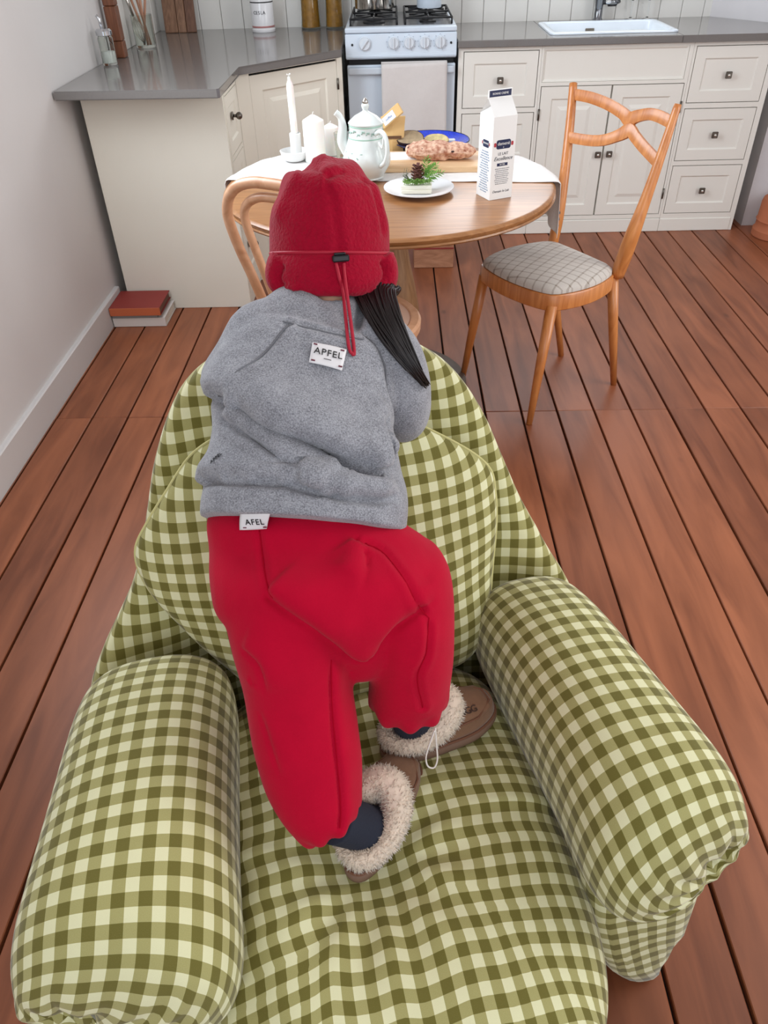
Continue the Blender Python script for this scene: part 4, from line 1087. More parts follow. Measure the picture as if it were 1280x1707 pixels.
# ------------------------------------------------------------------ dining chair on the right
cherry = wood('cherry_wood', (178, 104, 48), (220, 148, 84), grain=(4, 4, 0.4), scale=8, rough=0.33, coat=0.3)
dc = thing('dining_chair', 'cherry wood dining chair with plaid seat pad and pretzel back facing the table', 'chair', (0.52, 2.5, 0))
FLc, FRc, BRc, BLc = Vector((0.282, 2.545, 0)), Vector((0.485, 2.265, 0)), Vector((0.727, 2.445, 0)), Vector((0.560, 2.715, 0))
def leg(top, foot, r0, r1, zt):
    otube('leg', [Vector((foot[0], foot[1], 0.0)), Vector((foot[0], foot[1], 0.0)).lerp(Vector((top.x, top.y, zt)), 0.5), Vector((top.x, top.y, zt))], [r1, (r0 + r1) / 2 + 0.001, r0], cherry, dc, 16)
leg(FLc + Vector((0.022, 0.0, 0)), (0.248, 2.565), 0.0195, 0.0105, 0.405)
leg(FRc + Vector((0.008, 0.02, 0)), (0.452, 2.226), 0.0195, 0.0105, 0.405)
leg(BLc + Vector((0.0, -0.02, 0)), (0.648, 2.722), 0.0165, 0.011, 0.405)
leg(BRc + Vector((-0.008, 0.008, 0)), (0.802, 2.490), 0.0195, 0.011, 0.43)
# seat frame with bowed sides
def bowed(scale_, dz=0.0):
    cs = [FLc, FRc, BRc, BLc]; ctr = sum(cs, Vector()) / 4; pts = []
    for i in range(4):
        a, b = cs[i], cs[(i + 1) % 4]
        nrm = Vector(((b - a).y, -(b - a).x, 0)).normalized()
        if nrm.dot((a + b) / 2 - ctr) < 0: nrm = -nrm
        bow = (0.030, 0.036, 0.004, 0.036)[i]
        for k in range(12):
            t_ = k / 12
            p = a.lerp(b, t_) + nrm * bow * 4 * t_ * (1 - t_)
            pts.append(p)
    # soften the corners
    n = len(pts)
    for _ in range(1): pts = [(pts[i - 1] + pts[i] * 2 + pts[(i + 1) % n]) / 4 for i in range(n)]
    return [ctr + (p - ctr) * scale_ for p in pts], ctr
def stack(name, levels, mat, parent, uv=False):
    v, f = [], []
    n = None
    for s_, z_ in levels:
        pts, ctr = bowed(s_)
        n = len(pts)
        v += [(p.x, p.y, z_) for p in pts]
    for L_ in range(len(levels) - 1):
        for j in range(n): f.append((L_ * n + j, L_ * n + (j + 1) % n, (L_ + 1) * n + (j + 1) % n, (L_ + 1) * n + j))
    f.append(tuple(range(n))[::-1]); f.append(tuple((len(levels) - 1) * n + j for j in range(n)))
    return from_vf(name, v, f, mat, parent, True, False)
smooth_angle(stack('seat_frame', [(0.93, 0.392), (0.985, 0.390), (1.0, 0.393), (1.0, 0.438), (0.985, 0.442), (0.93, 0.442)], cherry, dc), 40)
def plaid():
    m = bpy.data.materials.new('beige_plaid')
    nt, N, L, b = nodes_of(m)
    tcn = N.new('ShaderNodeTexCoord')
    mp = N.new('ShaderNodeMapping'); mp.inputs['Rotation'].default_value = (0, 0, R(36)); L.new(tcn.outputs['Object'], mp.inputs['Vector'])
    sep = N.new('ShaderNodeSeparateXYZ'); L.new(mp.outputs[0], sep.inputs[0])
    nz = N.new('ShaderNodeTexNoise'); nz.inputs['Scale'].default_value = 400; L.new(tcn.outputs['Object'], nz.inputs['Vector'])
    fs = []
    for k, per in ((0, 0.034), (1, 0.030)):
        d = N.new('ShaderNodeMath'); d.operation = 'DIVIDE'; L.new(sep.outputs[k], d.inputs[0]); d.inputs[1].default_value = per
        fr = N.new('ShaderNodeMath'); fr.operation = 'FRACT'; L.new(d.outputs[0], fr.inputs[0])
        g = N.new('ShaderNodeMath'); g.operation = 'LESS_THAN'; L.new(fr.outputs[0], g.inputs[0]); g.inputs[1].default_value = 0.16
        fs.append(g.outputs[0])
    a = N.new('ShaderNodeMath'); a.operation = 'ADD'; L.new(fs[0], a.inputs[0]); L.new(fs[1], a.inputs[1])
    h = N.new('ShaderNodeMath'); h.operation = 'MULTIPLY_ADD'; L.new(a.outputs[0], h.inputs[0]); h.inputs[1].default_value = 0.36
    nn_ = N.new('ShaderNodeMath'); nn_.operation = 'MULTIPLY'; L.new(nz.outputs['Fac'], nn_.inputs[0]); nn_.inputs[1].default_value = 0.25
    L.new(nn_.outputs[0], h.inputs[2])
    r = N.new('ShaderNodeValToRGB'); r.color_ramp.elements[0].color = lin((208, 203, 196)); r.color_ramp.elements[1].color = lin((122, 106, 90))
    L.new(h.outputs[0], r.inputs['Fac']); L.new(r.outputs['Color'], b.inputs['Base Color'])
    b.inputs['Roughness'].default_value = 0.9; b.inputs['Sheen Weight'].default_value = 0.2
    return m
pad = stack('seat_pad', [(0.95, 0.4425), (0.965, 0.4435), (0.962, 0.455), (0.90, 0.466), (0.72, 0.474), (0.40, 0.478), (0.05, 0.479)], plaid(), dc)
smooth_angle(pad, 60)
# back posts
def post(pts, rads): otube('back_post', crspline(pts, 5), rads, cherry, dc, 14)
rp = [(0.733, 2.452, 0.432), (0.745, 2.385, 0.555), (0.776, 2.412, 0.673), (0.812, 2.450, 0.817), (0.834, 2.487, 0.932)]
rp[1] = (0.748, 2.425, 0.56); rp[2] = (0.778, 2.438, 0.69); rp[3] = (0.808, 2.462, 0.82)
post(rp, [0.021 + 0.005 * math.exp(-((i - 4) / 4) ** 2) - 0.010 * (i / 20) ** 1.2 for i in range(21)])
post([(0.556, 2.70, 0.432), (0.568, 2.70, 0.55), (0.578, 2.735, 0.69), (0.588, 2.79, 0.82), (0.594, 2.842, 0.932)], [0.019 - 0.006 * (i / 20) ** 1.3 for i in range(21)])
for nm, pts in (('upper_rail', [(0.598, 2.825, 0.902), (0.640, 2.765, 0.903), (0.683, 2.700, 0.895), (0.718, 2.645, 0.880), (0.734, 2.615, 0.868), (0.752, 2.590, 0.881), (0.776, 2.556, 0.893), (0.797, 2.525, 0.893), (0.820, 2.487, 0.886)]),
                ('lower_rail', [(0.586, 2.765, 0.785), (0.641, 2.695, 0.790), (0.677, 2.648, 0.802), (0.712, 2.612, 0.824), (0.734, 2.588, 0.842), (0.748, 2.562, 0.828), (0.767, 2.525, 0.808), (0.797, 2.462, 0.782)])):
    q = crspline(pts, 5)
    bm = bmesh.new()
    rings = []
    for i, p in enumerate(q):
        t_ = (q[min(i + 1, len(q) - 1)] - q[max(i - 1, 0)]).normalized()
        n_ = Vector((0.805, 0.548, -0.22)); n_ = (n_ - t_ * n_.dot(t_)).normalized(); u_ = t_.cross(n_)
        hh = 0.0165 + 0.004 * math.exp(-((i / (len(q) - 1) - 0.52) / 0.09) ** 2); dd = 0.007
        ring = []
        for sx, sy in ((-1, -0.75), (-0.75, -1), (0.75, -1), (1, -0.75), (1, 0.75), (0.75, 1), (-0.75, 1), (-1, 0.75)):
            ring.append(bm.verts.new(p + u_ * hh * sx + n_ * dd * sy))
        rings.append(ring)
    for a, b in zip(rings[:-1], rings[1:]):
        for j in range(8): bm.faces.new((a[j], a[(j + 1) % 8], b[(j + 1) % 8], b[j]))
    bm.faces.new(rings[0][::-1]); bm.faces.new(rings[-1])
    smooth_angle(from_bm(nm, bm, cherry, dc), 50)

# ------------------------------------------------------------------ bentwood chair behind the armchair
beech = wood('steamed_beech', (196, 142, 104), (226, 178, 142), grain=(3, 3, 3), scale=5, rough=0.35, coat=0.25)
seatply = M('pale_ply_seat', (226, 190, 168), 0.35, var=0.05, vscale=6, coat=0.2)
ang = R(30)
av = Vector((math.cos(ang), -math.sin(ang), 0)); fv = Vector((math.sin(ang), math.cos(ang), 0))
sc0 = Vector((-0.135, 2.08, 0))
bw_ = thing('bentwood_chair', 'pale beech bentwood chair with double looped back drawn up to the table', 'chair', sc0)
b0_ = sc0 - fv * 0.19
def bp3(s, z): return b0_ + av * s - fv * 0.19 * (z - 0.46) + Vector((0, 0, z))
outer = [(-0.172, 0.0), (-0.16, 0.25), (-0.146, 0.44), (-0.141, 0.536), (-0.155, 0.632), (-0.176, 0.72), (-0.185, 0.792), (-0.178, 0.832), (-0.157, 0.866), (-0.122, 0.892), (-0.076, 0.906), (-0.03, 0.909)]
inner = [(-0.092, 0.475), (-0.095, 0.546), (-0.108, 0.64), (-0.123, 0.738), (-0.130, 0.80), (-0.123, 0.832), (-0.102, 0.855), (-0.07, 0.870), (-0.03, 0.8755)]
for nm, l, r_ in (('outer_loop', outer, 0.0135), ('inner_loop', inner, 0.0112)):
    pts = l + [(-s, z) for s, z in l[::-1]]
    P3 = [bp3(s, z) for s, z in pts]
    if nm == 'outer_loop':
        for i_, (s, z) in enumerate(pts):
            if z < 0.46: P3[i_] = b0_ + av * s - fv * 0.10 * (0.46 - z) + Vector((0, 0, max(z, 0.001)))
    otube(nm, crspline(P3, 6), r_, beech, bw_, 14)
olathe('seat_ring', [(0.165, 0.437), (0.197, 0.435), (0.205, 0.441), (0.206, 0.462), (0.199, 0.470), (0.178, 0.4705), (0.174, 0.466), (0.168, 0.462)], sc0, beech, bw_, 56, True, True)
olathe('seat_panel', [(0.176, 0.463), (0.1735, 0.4675), (0.10, 0.464), (0.0, 0.4635)], sc0, seatply, bw_, 48, True, False)
for s in (-1, 1):
    a = sc0 + av * s * 0.13 + fv * 0.12
    otube('leg', [a + Vector((0, 0, 0.436)), a + av * s * 0.015 + fv * 0.02 + Vector((0, 0, 0.2)), a + av * s * 0.03 + fv * 0.035 + Vector((0, 0, 0.0))], [0.017, 0.015, 0.012], beech, bw_, 12)
olathe('leg_hoop', [(0.150, 0.235), (0.157, 0.228), (0.164, 0.235), (0.157, 0.242)], sc0, beech, bw_, 40, False, False)
# ------------------------------------------------------------------ the gingham armchair
ging = gingham('olive_gingham', 0.0315)
ac = thing('armchair', 'olive and cream gingham armchair with padded roll arms that the child stands on', 'armchair', (-0.03, 0.58, 0), math.atan2(0.225, 0.974))

def loft_uv(rings, u0=0.0, v0=0.0, close=True, j0=None):
    """rings: equal length lists of Vectors (closed); UV in metres, u around from point 0, v along"""
    n = len(rings[0]); m = len(rings)
    V = [p for r in rings for p in r]
    # reference: u measured on the longest ring, so the weave keeps its count
    per = [sum((r[(j + 1) % n] - r[j]).length for j in range(n)) for r in rings]
    k = int(np.argmax(per)); r = rings[k]
    cu = [0.0]
    for j in range(n): cu.append(cu[-1] + (r[(j + 1) % n] - r[j]).length)
    cv = np.zeros((m, n + 1))
    for i in range(1, m):
        for j in range(n): cv[i, j] = cv[i - 1, j] + (rings[i][j] - rings[i - 1][j]).length
        cv[i, n] = cv[i, 0]
    cv[:, n] = cv[:, 0]
    cvm = cv[:, j0] if j0 is not None else cv.mean(axis=1)
    CU = []
    for r in rings:
        c = [0.0]
        for j in range(n): c.append(c[-1] + (r[(j + 1) % n] - r[j]).length)
        b = c[j0] if j0 is not None else 0.0
        CU.append([x - b for x in c] if j0 is not None else cu)
    F, UV = [], []
    for i in range(m - 1):
        for j in range(n):
            F.append((i * n + j, i * n + (j + 1) % n, (i + 1) * n + (j + 1) % n, (i + 1) * n + j))
            UV.append([(CU[i][j] + u0, cvm[i] + v0), (CU[i][j + 1] + u0, cvm[i] + v0), (CU[i + 1][j + 1] + u0, cvm[i + 1] + v0), (CU[i + 1][j] + u0, cvm[i + 1] + v0)])
    if close:
        F.append(tuple(range(n))[::-1]); UV.append([(0.004, 0.004)] * n)
        F.append(tuple((m - 1) * n + j for j in range(n))); UV.append([(0.004, 0.004)] * n)
    return V, F, UV

def sup(a, e): return math.copysign(abs(a) ** e, a)

def pleats(p, ctr, amp, num, ph=0.0):
    return 1 + amp * math.sin(num * math.atan2(p.z - ctr.z, p.x - ctr.x) + ph)

# --- arms: a fat roll closed by a gather at each end, over a narrow side panel
def make_arm(side):
    s = side
    # stations: y, centre x, centre z, half width, half height
    cb, cf, wb, wf = (0.333, 0.384, 0.102, 0.122) if s > 0 else (0.312, 0.360, 0.122, 0.142)
    st_ = []
    for y, fw, hh, cz, tx in ((0.345, 0.30, 0.030, 0.335, 0), (0.355, 0.60, 0.070, 0.345, 0), (0.340, 0.82, 0.10, 0.36, 0), (0.305, 0.94, 0.120, 0.375, 0), (0.25, 0.99, 0.130, 0.383, 0), (0.18, 1.0, 0.136, 0.388, 0), (0.10, 1.0, 0.138, 0.390, 0), (0.02, 1.0, 0.138, 0.391, 0),
           (-0.04, 1.0, 0.136, 0.391, 0), (-0.09, 1.0, 0.132, 0.389, 0), (-0.13, 0.98, 0.124, 0.385, 0), (-0.160, 0.91, 0.106, 0.378, 0.004), (-0.178, 0.78, 0.082, 0.368, 0.016), (-0.182, 0.58, 0.056, 0.358, 0.030), (-0.172, 0.34, 0.034, 0.351, 0.044), (-0.158, 0.14, 0.014, 0.348, 0.050)):
        if s < 0 and y > 0: y *= 0.91
        t_ = (0.33 - y) / 0.54
        st_.append((y, cb + (cf - cb) * t_ + tx, cz, (wb + (wf - wb) * t_) * fw, hh))
    ys = [Vector(q) for q in []]
    dense = []
    arr = np.array(st_)
    t = np.arange(len(st_)); tt_ = np.linspace(0, len(st_) - 1, 76)
    cols = []
    for c in range(5):
        q = crspline([(v, 0, 0) for v in arr[:, c]], 6)
        cols.append([p.x for p in q])
    N = 72
    rings = []
    m = len(cols[0])
    for i in range(m):
        y, cx_, cz_, hw, hh = (cols[c][i] for c in range(5))
        fr = i / (m - 1)
        ring = []
        for j in range(N):
            a_ = 2 * math.pi * j / N - math.pi / 2
            ex = 0.82
            x = sup(math.cos(a_), ex) * hw; z = sup(math.sin(a_), ex) * hh
            # gathers toward the ends
            g = max(0.0, (fr - 0.74) / 0.26) if fr > 0.5 else max(0.0, (0.16 - fr) / 0.16)
            k_ = 1 + 0.075 * g * math.sin(11 * a_ + 0.7) + 0.04 * g * math.sin(17 * a_)
            und = 1 + 0.008 * math.sin(fr * 9 + a_ * 2) + 0.006 * math.sin(fr * 17 - a_ * 3)
            k_ *= und
            yy = y - (0.05 * (0.5 - x / (2 * hw + 1e-6)) - 0.025 if fr > 0.5 else 0.0) * min(1.0, max(0.0, (fr - 0.5) / 0.25)) * (-1 if False else 1) + 0.006 * g * math.sin(11 * a_ + 2.0)
            ring.append(Vector((s * (cx_ + x * k_), yy, cz_ + z * k_)))
        rings.append(ring if s > 0 else ring)
    V, F, UV = loft_uv(rings, 5.004, 0.006, True, 36)
    from_vf('armrest', V, F, ging, ac, False, True, UV)
    # piping where roll meets the panel front
    # --- side panel under the roll
    rings = []
    for z, x0, x1, y0, y1 in ((0.004, 0.372, 0.426, -0.165, 0.27), (0.012, 0.355, 0.442, -0.184, 0.28), (0.06, 0.328, 0.450, -0.184, 0.285), (0.14, 0.295, 0.455, -0.180, 0.29), (0.24, 0.272, 0.458, -0.172, 0.295), (0.33, 0.268, 0.450, -0.160, 0.295), (0.37, 0.275, 0.435, -0.150, 0.29)):
        pts = rr((x0 + x1) / 2, (y0 + y1) / 2, (x1 - x0) / 2, (y1 - y0) / 2, min(0.035, (x1 - x0) / 2 - 0.002), z, 6)
        # densify the long sides
        out = []
        for a, b in zip(pts, pts[1:] + pts[:1]):
            nseg = max(1, int((b - a).length / 0.03))
            for q in range(nseg): out.append(a.lerp(b, q / nseg))
        rings.append(out)
    mn = min(len(r_) for r_ in rings)
    def resample(r_, n):
        L_ = [0]
        for a, b in zip(r_, r_[1:] + r_[:1]): L_.append(L_[-1] + (b - a).length)
        rc = r_ + [r_[0]]; out = []
        for q in range(n):
            d = L_[-1] * q / n; i = int(np.searchsorted(L_, d, side='right')) - 1
            i = min(i, len(r_) - 1); f = (d - L_[i]) / max(1e-9, L_[i + 1] - L_[i]); out.append(rc[i].lerp(rc[i + 1], f))
        return out
    rings = [resample(r_, 80) for r_ in rings]
    for r_ in rings:
        for p in r_:
            p.x += 0.004 * math.sin(p.z * 40 + p.y * 18); p.y += 0.003 * math.sin(p.z * 33 + p.x * 40)
            p.x *= s
    V, F, UV = loft_uv(rings, 0.0, 0.0)
    from_vf('arm_panel', V, F, ging, ac, False, True, UV)
make_arm(1); make_arm(-1)

# --- seat cushion: superelliptic plan, domed, dented where the child stands
feet = [(-0.030, -0.050, 0.070, 0.080, 0.040), (0.11, 0.13, 0.12, 0.06, 0.022)]
def seat_z(x, y):
    u = x / 0.290; v = (y + 0.015) / 0.365
    ee = 4.0 if v > 0 else 3.0
    d = max(0.0, 1 - abs(u) ** ee - abs(v) ** ee) ** 0.5
    z = 0.215 + 0.155 * d ** 0.8
    for fx_, fy_, rx, ry, dep in feet:
        q = ((x - fx_) / rx) ** 2 + ((y - fy_) / ry) ** 2
        z -= dep * math.exp(-q * 0.9)
        r_ = math.sqrt(q)
        th = math.atan2((y - fy_) / ry, (x - fx_) / rx)
        z += 0.005 * math.exp(-((r_ - 1.5) / 0.6) ** 2) * math.sin(th * 11 + 0.5 * math.sin(th * 2)) * (1.0 if fx_ < 0 else 0.2)
    z += 0.0035 * math.sin(x * 55 + y * 14) * math.exp(-((x + 0.21) / 0.05) ** 2)
    return z
V, F, UV = [], [], []
nx, ny = 96, 130
for j in range(ny + 1):
    for i in range(nx + 1):
        tu = -1 + 2 * i / nx; tv = -1 + 2 * j / ny
        # concentrate samples at the rolled rim
        u = math.copysign(1 - (1 - abs(tu)) ** 1.6, tu); v = math.copysign(1 - (1 - abs(tv)) ** 1.6, tv)
        # plan: superellipse mapping of the square
        ee = 5.0 if v > 0 else 3.0
        k_ = 1.0 / max(1e-9, (abs(u) ** ee + abs(v) ** ee) ** (1 / ee)) * max(abs(u), abs(v)) if (u or v) else 1
        x = 0.286 * u * k_; y = -0.015 + 0.36 * v * k_
        V.append(Vector((x, y, seat_z(x, y))))
for j in range(ny):
    for i in range(nx):
        F.append((j * (nx + 1) + i, j * (nx + 1) + i + 1, (j + 1) * (nx + 1) + i + 1, (j + 1) * (nx + 1) + i))
W_ = nx + 1
cu = np.zeros((ny + 1, nx + 1)); cv = np.zeros((ny + 1, nx + 1))
A = np.array([[V[j * W_ + i] for i in range(W_)] for j in range(ny + 1)])
mid_i, mid_j = nx // 2, ny // 2
du = np.linalg.norm(np.diff(A, axis=1), axis=2); dvv = np.linalg.norm(np.diff(A, axis=0), axis=2)
cu[:, 1:] = np.cumsum(du, axis=1); cu -= cu[:, mid_i:mid_i + 1]
cv[1:, :] = np.cumsum(dvv, axis=0); cv -= cv[mid_j:mid_j + 1, :]
for f in F: UV.append([(cu[q // W_, q % W_] + 3.0, cv[q // W_, q % W_] + 3.0) for q in f])
# lower half: mirror the rim down to a flat bottom
rim = [j for j in range(0, nx + 1)] + [j * W_ + nx for j in range(1, ny + 1)] + [ny * W_ + i for i in range(nx - 1, -1, -1)] + [j * W_ for j in range(ny - 1, 0, -1)]
prev = rim
for dz_, sc_ in ((-0.035, 1.004), (-0.075, 0.985), (-0.105, 0.93)):
    cur = []
    for q in rim:
        p = V[q]; V.append(Vector((p.x * sc_, -0.02 + (p.y + 0.02) * sc_, p.z + dz_))); cur.append(len(V) - 1)
    n = len(rim)
    for a in range(n):
        b = (a + 1) % n
        F.append((prev[b], prev[a], cur[a], cur[b]))
        def uvq(k, q0, lev):
            base = rim[k]; 
            return (cu[base // W_, base % W_] + 3.0 + (0.0), cv[base // W_, base % W_] + 3.0 - lev)
        l0 = {0.0: 0}.get(dz_, 0)
        lev1 = -dz_; lev0 = {-0.035: 0.0, -0.075: 0.035, -0.105: 0.075}[dz_]
        sgn = 1 if V[rim[a]].y < -0.02 else -1
        UV.append([uvq(b, 0, lev0 * sgn), uvq(a, 0, lev0 * sgn), uvq(a, 0, lev1 * sgn), uvq(b, 0, lev1 * sgn)])
    prev = cur
F.append(tuple(prev)); UV.append([(0, 0)] * len(prev))
from_vf('seat_cushion', V, F, ging, ac, False, True, UV)
obox('base_frame', (-0.24, -0.30, 0.03), (0.24, 0.36, 0.17), ging, None, bev=0.02).name
bf = bpy.data.objects['base_frame']; bf.parent = ac; bf.location = (0, 0, 0.03)
bf.data.uv_layers.new(name='UVMap')

# --- back: quilted outer shell whose wings come down to the arms, and a loose cushion in front
def shell_rings(tab, N, ex, bend, nlev, gathers=0.0):
    """tab rows: z, half width, half depth, centre y"""
    arr = np.array(tab); cols = [[p.x for p in crspline([(v, 0, 0) for v in arr[:, c]], nlev)] for c in range(4)]
    rings = []
    m = len(cols[0])
    for i in range(m):
        z, hw, hd, yc = (cols[c][i] for c in range(4))
        ring = []
        for j in range(N):
            a_ = 2 * math.pi * j / N + math.pi / 2
            x = sup(math.cos(a_), ex[0]) * hw; y = sup(math.sin(a_), ex[1]) * hd
            q = abs(x) / 0.45
            yb = -bend * q ** 2.2
            wr = 0.0022 * math.sin(x * 38 + z * 21) * (0.5 + q) + 0.0016 * math.sin(z * 47 - x * 12)
            ring.append(Vector((x + 0.028 * 0, yc + y + yb + wr, z + 0.004 * math.sin(x * 25))))
        rings.append(ring)
    return rings
shell = [(0.03, 0.40, 0.02, 0.40), (0.035, 0.425, 0.06, 0.405), (0.10, 0.44, 0.075, 0.42), (0.20, 0.452, 0.08, 0.44), (0.30, 0.455, 0.078, 0.46), (0.37, 0.448, 0.075, 0.478), (0.42, 0.425, 0.072, 0.492), (0.48, 0.383, 0.072, 0.512), (0.55, 0.345, 0.072, 0.537), (0.62, 0.318, 0.07, 0.562), (0.69, 0.292, 0.066, 0.588), (0.75, 0.258, 0.06, 0.610), (0.795, 0.215, 0.050, 0.627), (0.825, 0.155, 0.036, 0.638), (0.838, 0.08, 0.02, 0.642), (0.840, 0.02, 0.008, 0.643)]
rings = shell_rings(shell, 120, (0.9, 0.75), 0.13, 7)
for r_ in rings:
    for p in r_: p.x += 0.022 * min(1, max(0, (p.z - 0.3) / 0.2))
V, F, UV = loft_uv(rings, 5.006, 0.01, True, 60)
from_vf('backrest', V, F, ging, ac, False, True, UV)
# rows: z, left half width, right half width, half depth, centre y
cush = [(0.330, 0.11, 0.19, 0.03, 0.305), (0.335, 0.145, 0.225, 0.055, 0.305), (0.37, 0.185, 0.250, 0.078, 0.315), (0.43, 0.225, 0.266, 0.092, 0.335), (0.50, 0.270, 0.278, 0.097, 0.362), (0.57, 0.305, 0.287, 0.096, 0.392), (0.62, 0.312, 0.291, 0.090, 0.416), (0.66, 0.285, 0.285, 0.082, 0.434), (0.70, 0.245, 0.245, 0.072, 0.452), (0.74, 0.195, 0.175, 0.056, 0.472), (0.765, 0.13, 0.10, 0.036, 0.484), (0.772, 0.05, 0.03, 0.016, 0.488)]
arr = np.array(cush); cols = [[p.x for p in crspline([(v, 0, 0) for v in arr[:, c]], 7)] for c in range(5)]
rings = []
for z, wl_, wr_, hd, yc in zip(*cols):
    ring = []
    for j in range(110):
        a_ = 2 * math.pi * j / 110 + math.pi / 2
        cx_ = math.cos(a_); x = cx_ * (wr_ if cx_ > 0 else wl_); y = sup(math.sin(a_), 1.15) * hd
        wr2 = 0.0022 * math.sin(x * 38 + z * 21) + 0.0016 * math.sin(z * 47 - x * 12)
        ring.append(Vector((x, yc + y - 0.05 * (abs(x) / 0.45) ** 2.2 + wr2, z + 0.004 * math.sin(x * 25))))
    rings.append(ring)
V, F, UV = loft_uv(rings, 5.012, 0.0, True, 55)
from_vf('back_cushion', V, F, ging, ac, False, True, UV)
pipe_m = M('olive_piping', (196, 190, 130), 0.85)
seam = [r_[len(r_) * 3 // 4] for r_ in rings[3:]] ; seam2 = [r_[len(r_) // 4] for r_ in rings[3:]]
bm = bmesh.new()
for sm in (seam, seam2):
    tube(bm, sm, 0.0028, 6)
me = bpy.data.meshes.new('cushion_seam'); bm.to_mesh(me); bm.free()
link('cushion_seam', me, pipe_m, ac, False, True)
TROUSER_FOLDS = [
    ([(-0.1826, 0.7473, 0.7854), (-0.179, 0.727, 0.7669), (-0.1683, 0.6828, 0.7505), (-0.1615, 0.6675, 0.7402)], 0.003, 0.0042, (0, 0.6, 0.75), 'seam', (0, 0.1)),
    ([(-0.1719, 0.6743, 0.7432), (-0.1411, 0.6553, 0.7279), (-0.112, 0.6462, 0.7065), (-0.084, 0.6485, 0.6716), (-0.0549, 0.6541, 0.6323)], 0.0085, 0.012, (0.6, 0.1, 0.6), 'lap', (0.05, 0.05)),
    ([(-0.0442, 0.7439, 0.7653), (-0.0208, 0.7369, 0.7555), (0.0008, 0.7106, 0.7423), (0.0175, 0.6918, 0.7117), (0.037, 0.6829, 0.6869)], 0.003, 0.0045, (0, 0.6, 0.75), 'seam', (0, 0.1)),
    ([(0.037, 0.6829, 0.6869), (0.0344, 0.6593, 0.643), (0.0208, 0.6481, 0.6076), (0.0292, 0.6422, 0.55)], 0.0036, 0.0045, (0, 0.6, 0.75), 'seam', (0.1, 0)),
    ([(-0.0909, 0.641, 0.6545), (-0.0915, 0.6055, 0.6011), (-0.0872, 0.5681, 0.5492), (-0.082, 0.5302, 0.4973), (-0.084, 0.5107, 0.4721)], 0.005, 0.006, (1, 0, 0), 'lap', (0.15, 0)),
    ([(-0.208, 0.6467, 0.6731), (-0.1827, 0.624, 0.6645), (-0.1732, 0.6052, 0.6277)], 0.0045, 0.009, (0, 0.6, 0.75), 'lap', (0.2, 0.3)),
    ([(-0.0549, 0.6541, 0.6323), (-0.0183, 0.6671, 0.6705), (0.0173, 0.6808, 0.6952), (0.0497, 0.7074, 0.7008)], 0.0075, 0.011, (0.3, 0.2, 0.8), 'lap', (0.1, 0.3)),
    ([(-0.052, 0.7462, 0.7687), (-0.0737, 0.6924, 0.7555)], 0.006, 0.016, (0, 0.6, 0.75), 'ridge', (0.2, 0.3)),
    ([(-0.0598, 0.7485, 0.772), (-0.0439, 0.722, 0.7588), (-0.0509, 0.6752, 0.7404)], 0.005, 0.009, (-1, 0, 0.2), 'lap', (0.1, 0.3)),
    ([(-0.1877, 0.6043, 0.6039), (-0.1725, 0.5743, 0.568), (-0.1574, 0.5444, 0.5319)], 0.003, 0.008, (1, 0, 0), 'lap', (0.3, 0.3)),
]
